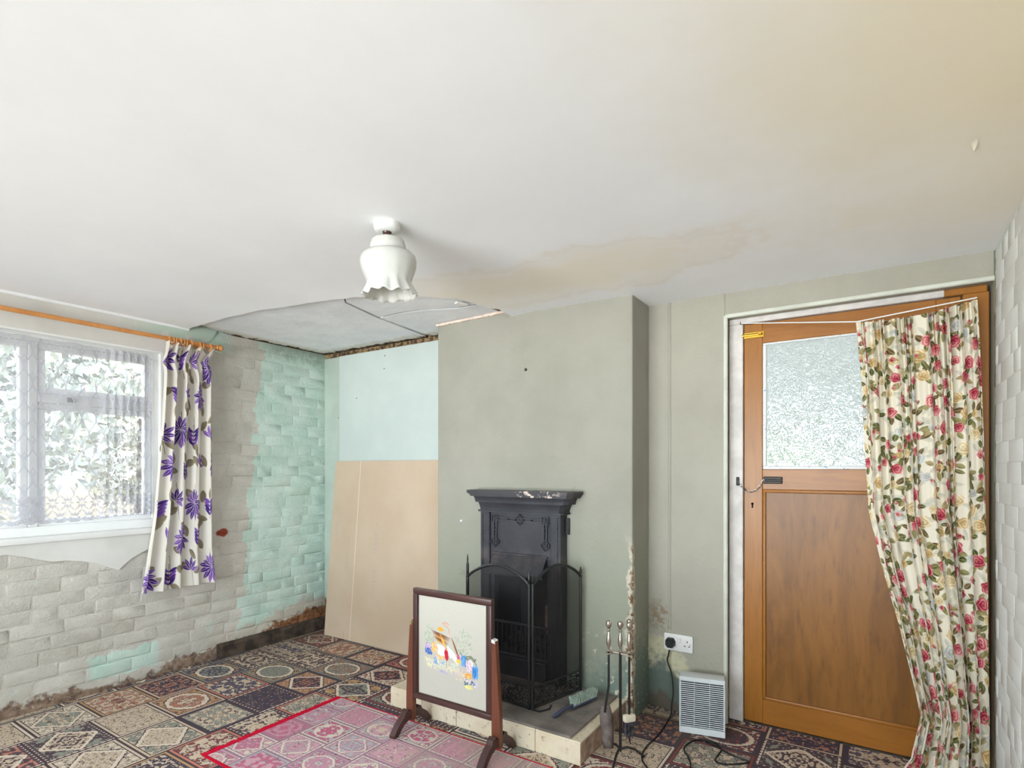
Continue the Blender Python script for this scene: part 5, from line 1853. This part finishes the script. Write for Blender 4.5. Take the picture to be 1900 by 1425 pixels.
# ================================================================== rug
def mat_rug():
    m = Mat('faded_pink_rug', 0.95, 0.05)
    x, y, z, p = m.pos()
    ground = [(0.0, (196, 142, 158)), (0.25, (204, 158, 168)), (0.45, (178, 176, 180)), (0.62, (190, 116, 138)), (0.8, (214, 202, 186)), (0.92, (188, 162, 168))]
    col2 = [(0.0, (206, 150, 164)), (0.3, (188, 178, 178)), (0.6, (212, 186, 172)), (0.8, (196, 104, 130))]
    c, de = oriental(m, x + 0.02, y + 0.05, 0.205, 0.18, ground, col2, (150, 126, 138), (216, 202, 190), 9.0, 34.0, 0.016, (0.34, 0.32))
    v = m.vor(p, 34, 'F1')
    dk = v.lt(0.16) * m.noise(p, 9, 2).gt(0.52)
    c = m.mix(dk * 0.8, c, (62, 58, 76))
    n = m.noise(p, 300, 2); w = m.noise(p, 5, 4)
    c = m.mix((n - 0.4) * 0.5, c, (150, 110, 122))
    c = m.mix(((x + 1.75) * 1.0 + (w - 0.5) * 1.4).sm(-0.1, 0.35) * 0.5, c, (172, 152, 142))
    m.base(c); m.bump(n, 0.4, 0.004)
    return m


M_RED = Mat('crimson_binding', 0.9, 0.1, color=(186, 18, 48))
M_REDF = Mat('crimson_fringe', 0.9, 0.1, color=(200, 22, 54))
ra, rb_ = onZ(630, 1297, 0.006), onZ(380, 1402, 0.006)
rx0, ry1, ry0 = -2.435, 2.03, 1.295
rx1 = -1.06
rug = thing('hearth_rug', 'faded pink patterned rug with crimson fringe in front of the hearth', 'rug', ((rx0 + rx1) / 2, (ry0 + ry1) / 2, 0.0005))
part('pile', MB().box(rx0, rx1, ry0, ry1, 0.0005, 0.0055, 0.001), mat_rug(), rug)
for a, b, c, d in ((rx0, rx1, ry0 - .008, ry0 + .006), (rx0, rx1, ry1 - .005, ry1 + .003), (rx0 - .004, rx0 + .006, ry0, ry1), (rx1 - .006, rx1 + .004, ry0, ry1)):
    part('binding', MB().box(a, b, c, d, 0.0005, 0.0062, 0.001), M_RED, rug)
fr_ = random.Random(2)
for x, sg_ in ((rx0, -1), (rx1, 1)):
    mb = MB()
    y = ry0 - .006
    while y < ry1:
        l = fr_.uniform(.032, .046); k = fr_.uniform(-.006, .006); w = .0036
        mb.add([(x, y - w, .004), (x, y + w, .004), (x + sg_ * l * .6, y + k * .5 + w, .0055 + fr_.random() * .003), (x + sg_ * l * .6, y + k * .5 - w, .0055 + fr_.random() * .003), (x + sg_ * l, y + k + w * .5, .001), (x + sg_ * l, y + k - w * .5, .001)], [(0, 1, 2, 3), (3, 2, 4, 5)])
        y += .0042
    part('fringe', mb, M_REDF, rug, smooth=False, kind='stuff')

# ================================================================== hand brush on the hearth
M_BLUE = Mat('dark_blue_plastic', 0.3, 0.5, color=(62, 68, 92))
M_BRIS = painted('green_bristle', (176, 192, 178), 0.8, 0.1, 0.15, 60)
e0, e1, e2 = Vector((-1.222, 2.222, HB + .008)), Vector((-1.195, 2.335, HB + .022)), Vector((-1.150, 2.52, HB + .016))
br = thing('hand_brush', 'blue handled hand brush with pale green bristles lying on the hearth', 'brush', (-1.17, 2.42, HB))
mb = MB(); mb.tube([e0, e0.lerp(e1, .3) + Vector((0, 0, .004)), e0.lerp(e1, .7) + Vector((0, 0, .003)), e1, e1.lerp(e2, .12)], [.007, .0095, .008, .007, .009], 10); part('handle', mb, M_BLUE, br)
d = (e2 - e1).normalized(); s = d.cross(Vector((0, 0, 1))).normalized()
ang = math.atan2(d.y, d.x)
Mh = Matrix.Translation((e1 + e2) / 2 + d * .006) @ Matrix.Rotation(ang, 4, 'Z')
mb = MB(); mb.box(-.088, .088, -.017, .017, -.010, .004, .006, 2, M=Mh); part('brush_head', mb, M_BLUE, br)
mb = MB()
for i in range(34):
    for j in range(6):
        u, v = -.082 + i * .164 / 33 + fr_.uniform(-.001, .001), -.013 + j * .0052
        p0 = Mh @ Vector((u, v, .002)); p1 = Mh @ Vector((u * 1.10 + fr_.uniform(-.003, .003), v * 1.5 + fr_.uniform(-.003, .003), .040 + fr_.uniform(-.004, .003)))
        mb.tube([p0, p1], [.0016, .0019], 4)
part('bristles', mb, M_BRIS, br, kind='stuff')

# ================================================================== companion set
M_PEWTER = Mat('satin_nickel', 0.28, 0.5, 0.9, (186, 174, 162))
M_BLK = Mat('black_iron_rod', 0.45, 0.5, 0.3, (38, 36, 36))
cx, cy = onZ(1151, 1405, 0.004).x, onZ(1151, 1405, 0.004).y
cs = thing('companion_stand', 'black iron fireside tool stand on three arched feet', 'tool stand', (cx, cy, 0.001))


def handle(mb, z0, s=1.0, at=(0, 0)):
    mb.lathe([(.007 * s, 0), (.009 * s, .004), (.004 * s, .010), (.0045 * s, .016), (.0085 * s, .030), (.0105 * s, .044), (.0085 * s, .060), (.005 * s, .078), (.004 * s, .086), (.008 * s, .092), (.0045 * s, .098), (.006 * s, .102), (.0115 * s, .110), (.0135 * s, .119), (.0115 * s, .129), (.006 * s, .134), (.001, .1355)], 16, (at[0], at[1], z0))


part('pole', MB().tube([(0, 0, .03), (0, 0, .46)], .0065, 8), M_BLK, cs, local=True)
mb = MB(); handle(mb, .458); part('knob_handle', mb, M_PEWTER, cs, local=True)
for k in range(3):
    a = R(35 + 120 * k)
    mb = MB(); mb.tube([(math.cos(a) * r_, math.sin(a) * r_, z_) for r_, z_ in ((.0, .040), (.03, .046), (.06, .038), (.09, .016), (.105, .0035))], .0055, 7)
    part('foot', mb, M_BLK, cs, local=True)
RTv, FWv = (_rt.x, _rt.y), (_fw.x, _fw.y)


def off(r_, f_): return (RTv[0] * r_ + FWv[0] * f_, RTv[1] * r_ + FWv[1] * f_)


spots_ = {'shovel': off(-.050, .002), 'brush': off(.033, -.026), 'poker': off(.044, .022)}
mb = MB()
mb.tube([(*spots_['shovel'], .452), (*off(-.03, .018), .452), (0, 0, .452), (*off(.02, -.02), .452), (*spots_['brush'], .452)], .005, 7)
mb.tube([(0, 0, .452), (*off(.02, .012), .452), (*spots_['poker'], .452)], .005, 7)
for o_ in spots_.values():
    mb.tube([(o_[0] + .011 * math.cos(t), o_[1] + .011 * math.sin(t), .453) for t in np.linspace(0, 2 * math.pi, 14, endpoint=False)], .003, 6, closed=True)
part('hook_rack', mb, M_PEWTER, cs, local=True)


def tool(name, label, key):
    o = spots_[key]
    t = thing(name, label, 'fireside tool', (cx + o[0], cy + o[1], 0.05), group=None)
    mb = MB(); handle(mb, .412, .98); part('handle', mb, M_PEWTER, t, local=True)
    return t


t = tool('fire_shovel', 'iron fire shovel hanging from the stand, nearest the hearth', 'shovel')
a0 = off(-.018, -.004); part('rod', MB().tube([(0, 0, .412), (0, 0, .26), (a0[0] * .6, a0[1] * .6, .20), (a0[0], a0[1], .15)], .0052, 8), M_BLK, t, local=True)
M_SCOOP = painted('worn_iron_scoop', (112, 102, 98), 0.55, 0.3, 0.2, 18)
vs, fs = [], []
ns, nz = 8, 8
for i in range(nz + 1):
    tz = i / nz
    wid = .030 * (1 - .25 * tz ** 2) * (0.6 + .4 * min(1, tz * 4))
    for j in range(ns + 1):
        u = j / ns * 2 - 1
        r_, f_ = off(-.012 + u * wid + .012 * tz, -.012 + .016 * (u * u) + .01 * (1 - tz))
        vs.append((r_, f_, .175 - .185 * tz + .012 * (1 - u * u) * (tz - .5)))
fs = [(i * (ns + 1) + j, i * (ns + 1) + j + 1, (i + 1) * (ns + 1) + j + 1, (i + 1) * (ns + 1) + j) for i in range(nz) for j in range(ns)]
mb = MB(); mb.add(vs, fs)
sc_ = part('scoop', mb, M_SCOOP, t, local=True, angle=60); so = sc_.modifiers.new('thickness', 'SOLIDIFY'); so.thickness = .002
t = tool('hearth_brush', 'fireside brush with a cream head hanging from the stand', 'brush')
part('rod', MB().tube([(0, 0, .412), (0, 0, .15)], .0052, 8), M_BLK, t, local=True)
mb = MB(Matrix.Rotation(YAW + R(20), 4, 'Z')); mb.box(-.027, .027, -.014, .014, .120, .152, .008, 2); part('brush_head', mb, painted('cream_plastic', (216, 204, 184), 0.4), t, local=True)
mb = MB(Matrix.Rotation(YAW + R(20), 4, 'Z'))
for k in range(90):
    u, v = fr_.uniform(-.021, .021), fr_.uniform(-.010, .010)
    mb.tube([(u, v, .122), (u * 1.05 + fr_.uniform(-.003, .003), v * 1.1, .058 + fr_.uniform(-.006, .008))], .0013, 4)
part('bristles', mb, painted('dark_bristle', (72, 70, 76), 0.6, 0.1, 0.4, 60), t, local=True, kind='stuff')
t = tool('fire_poker', 'thin black poker hanging from the stand, nearest the wall', 'poker')
part('rod', MB().tube([(0, 0, .412), (0, 0, .02), (*off(.006, 0), .0)], [.0045, .004, .002], 8), M_BLK, t, local=True)

# ================================================================== fan heater
M_HPLAS = painted('off_white_plastic', (206, 210, 212), 0.45, 0.05, 0.02)
M_HDARK = Mat('heater_inside', 0.8, 0.2, color=(64, 70, 80))
h0, h1 = onZ(1260, 1358, 0.004), onZ(1346, 1371, 0.004)
ang = math.atan2(h1.y - h0.y, h1.x - h0.x)
hw = (h1 - h0).length
hm = (h0 + h1) / 2
ht = thing('fan_heater', 'off white upright fan heater with a slatted grille', 'heater', (hm.x, hm.y, 0.004), (R(-3), 0, ang))
w2h, HH, DD = hw / 2, 0.262, 0.095
mb = MB(); mb.box(-w2h, w2h, 0.012, DD, 0, HH, .006, 2); part('case', mb, M_HPLAS, ht, local=True)
mb = MB()
for a, b, c, d in ((-w2h, w2h, HH - .022, HH), (-w2h, w2h, 0, .030), (-w2h, -w2h + .008, .030, HH - .022), (w2h - .008, w2h, .030, HH - .022)):
    mb.box(a, b, -.002, .016, c, d, .003)
part('front_frame', mb, M_HPLAS, ht, local=True)
part('grille_back', MB().box(-w2h + .006, w2h - .006, .0095, .0125, .028, HH - .02), M_HDARK, ht, local=True, smooth=False)
mb = MB(); mb.lathe([(.085, 0), (.085, .002), (.07, .002), (.07, 0)], 36, (0, .0085, HH * .52), M=Matrix.Rotation(R(90), 4, 'X'), cap=False); part('fan_ring', mb, Mat('fan_dark', 0.7, color=(40, 46, 58)), ht, local=True)
n = 22
for i in range(n):
    z = .036 + i * (HH - .066) / (n - 1)
    Ms = Matrix.Translation((0, .002, z)) @ Matrix.Rotation(R(-25), 4, 'X')
    part('slat', MB().box(-w2h + .007, w2h - .007, -.004, .004, -.0016, .0016, M=Ms), M_HPLAS, ht, local=True, smooth=False)
for x in (-w2h * .34, w2h * .33):
    part('grille_rib', MB().box(x - .001, x + .001, .004, .008, .03, HH - .02), M_HPLAS, ht, local=True, smooth=False)

# ================================================================== socket, plug and flex
M_SOCK = painted('white_socket_plastic', (226, 224, 222), 0.35, 0.03, 0.02)
ys_ = YB - 0.011
s0, s1 = onY(1231, 1190, ys_), onY(1289, 1190, ys_)
zs = onY(1260, 1192, ys_).z
xm = (s0.x + s1.x) / 2
sw, shh = 0.147 / 2, 0.086 / 2
sk = thing('wall_socket', 'white double wall socket above the fan heater', 'socket', (xm, ys_, zs - shh))
mb = MB(); mb.box(-sw, sw, -.013, 0, 0, 2 * shh, .004, 2); part('face_plate', mb, M_SOCK, sk, local=True)
for x in (-.012, .012 - .004):
    mb = MB(); mb.box(x - .006, x + .006, -.0165, -.012, .047, .070, .0015); part('switch', mb, M_SOCK, sk, local=True)
M_HOLE = Mat('pin_hole', 0.9, color=(30, 28, 28))
for a, b, c, d in ((.044, .048, .050, .060), (.030, .038, .030, .0345), (.052, .060, .030, .0345)):
    part('pin_hole', MB().box(a, b, -.0135, -.012, c, d), M_HOLE, sk, local=True, smooth=False)
for x in (-sw + .012, sw - .012):
    part('screw', MB().lathe([(.0032, 0), (.002, .001)], 8, (x, -.013, shh), M=Matrix.Rotation(R(90), 4, 'X')), M_STEEL, sk, local=True)
M_PLUGB = Mat('black_rubber', 0.45, 0.4, color=(26, 26, 28))
pq = onY(1243, 1193, ys_ - .03)
fx = thing('heater_flex', 'black plug with its flex looping down to the carpet', 'flex', (pq.x, ys_ - .03, 0.002))
pl = Matrix.Translation((pq.x, ys_ - .0135, pq.z))
mb = MB()
prof2 = [(-.024, -.012), (-.024, .010), (-.014, .024), (.014, .024), (.024, .010), (.024, -.012), (.012, -.026), (-.012, -.026)]
n8 = len(prof2)
vs = [(x, -.001, z) for x, z in prof2] + [(x, -.018, z) for x, z in prof2] + [(x * .82, -.030, z * .82) for x, z in prof2]
fs = [tuple(range(n8)), tuple(range(2 * n8, 3 * n8))] + [(r0 * n8 + i, r0 * n8 + (i + 1) % n8, (r0 + 1) * n8 + (i + 1) % n8, (r0 + 1) * n8 + i) for r0 in range(2) for i in range(n8)]
mb.add([pl @ Vector(v) for v in vs], fs)
part('plug', mb, M_PLUGB, fx, angle=50)
wall_pts = [onY(1242, 1206, ys_ - .022), onY(1240, 1216, ys_ - .018), onY(1238, 1226, ys_ - .016), onY(1246, 1250, ys_ - .02), onY(1249, 1282, ys_ - .035), onY(1247, 1305, ys_ - .06)]
fl_pts = [onZ(x, y, .0045) for x, y in ((1243, 1331), (1223, 1362), (1200, 1385), (1191, 1403), (1198, 1421), (1222, 1440), (1262, 1442), (1281, 1424), (1278, 1406), (1269, 1390), (1278, 1379), (1292, 1373), (1312, 1374), (1331, 1380), (1338, 1392), (1327, 1411), (1348, 1418), (1390, 1414), (1360, 1402), (1330, 1386), (1303, 1373))]


def smooth_path(pts, n=5):
    out = []
    P_ = [pts[0]] + pts + [pts[-1]]
    for i in range(1, len(P_) - 2):
        for k in range(n):
            t = k / n
            a, b, c, d = P_[i - 1], P_[i], P_[i + 1], P_[i + 2]
            out.append(0.5 * ((2 * b) + (c - a) * t + (2 * a - 5 * b + 4 * c - d) * t * t + (3 * b - a - 3 * c + d) * t ** 3))
    out.append(pts[-1])
    return out


sp = smooth_path(wall_pts + fl_pts)
for p in sp:
    if p.z < .0045: p.z = .0045
mb = MB(); mb.tube(sp, .0036, 7); part('cord', mb, M_PLUGB, fx)

# ================================================================== flakes and grit on the carpet
fr2 = random.Random(77)
mb = MB()
for k in range(150):
    if k < 70: x, y = XL + .03 + abs(fr2.gauss(0, .14)), fr2.uniform(1.0, 2.7)
    elif k < 110: x, y = fr2.uniform(-2.4, -1.1), fr2.uniform(1.2, 2.05)
    else: x, y = fr2.uniform(-1.0, -.5), fr2.uniform(2.2, 2.8)
    if rx0 - .04 < x < rx1 + .04 and ry0 - .02 < y < ry1: zz = .0062
    else: zz = .0005
    s = fr2.uniform(.0015, .005); a = fr2.uniform(0, 6)
    mb.add([(x + s * math.cos(a + t), y + s * math.sin(a + t) * .7, zz + (t > 3) * s * .3) for t in (0, 1.7, 3.1, 4.6)] + [(x, y, zz + s * .5)], [(0, 1, 4), (1, 2, 4), (2, 3, 4), (3, 0, 4), (3, 2, 1, 0)])
solo('paint_flakes', mb, M_WHITE, 'scattered white flakes of paint and plaster grit on the carpet', 'debris', kind='stuff', smooth=False)
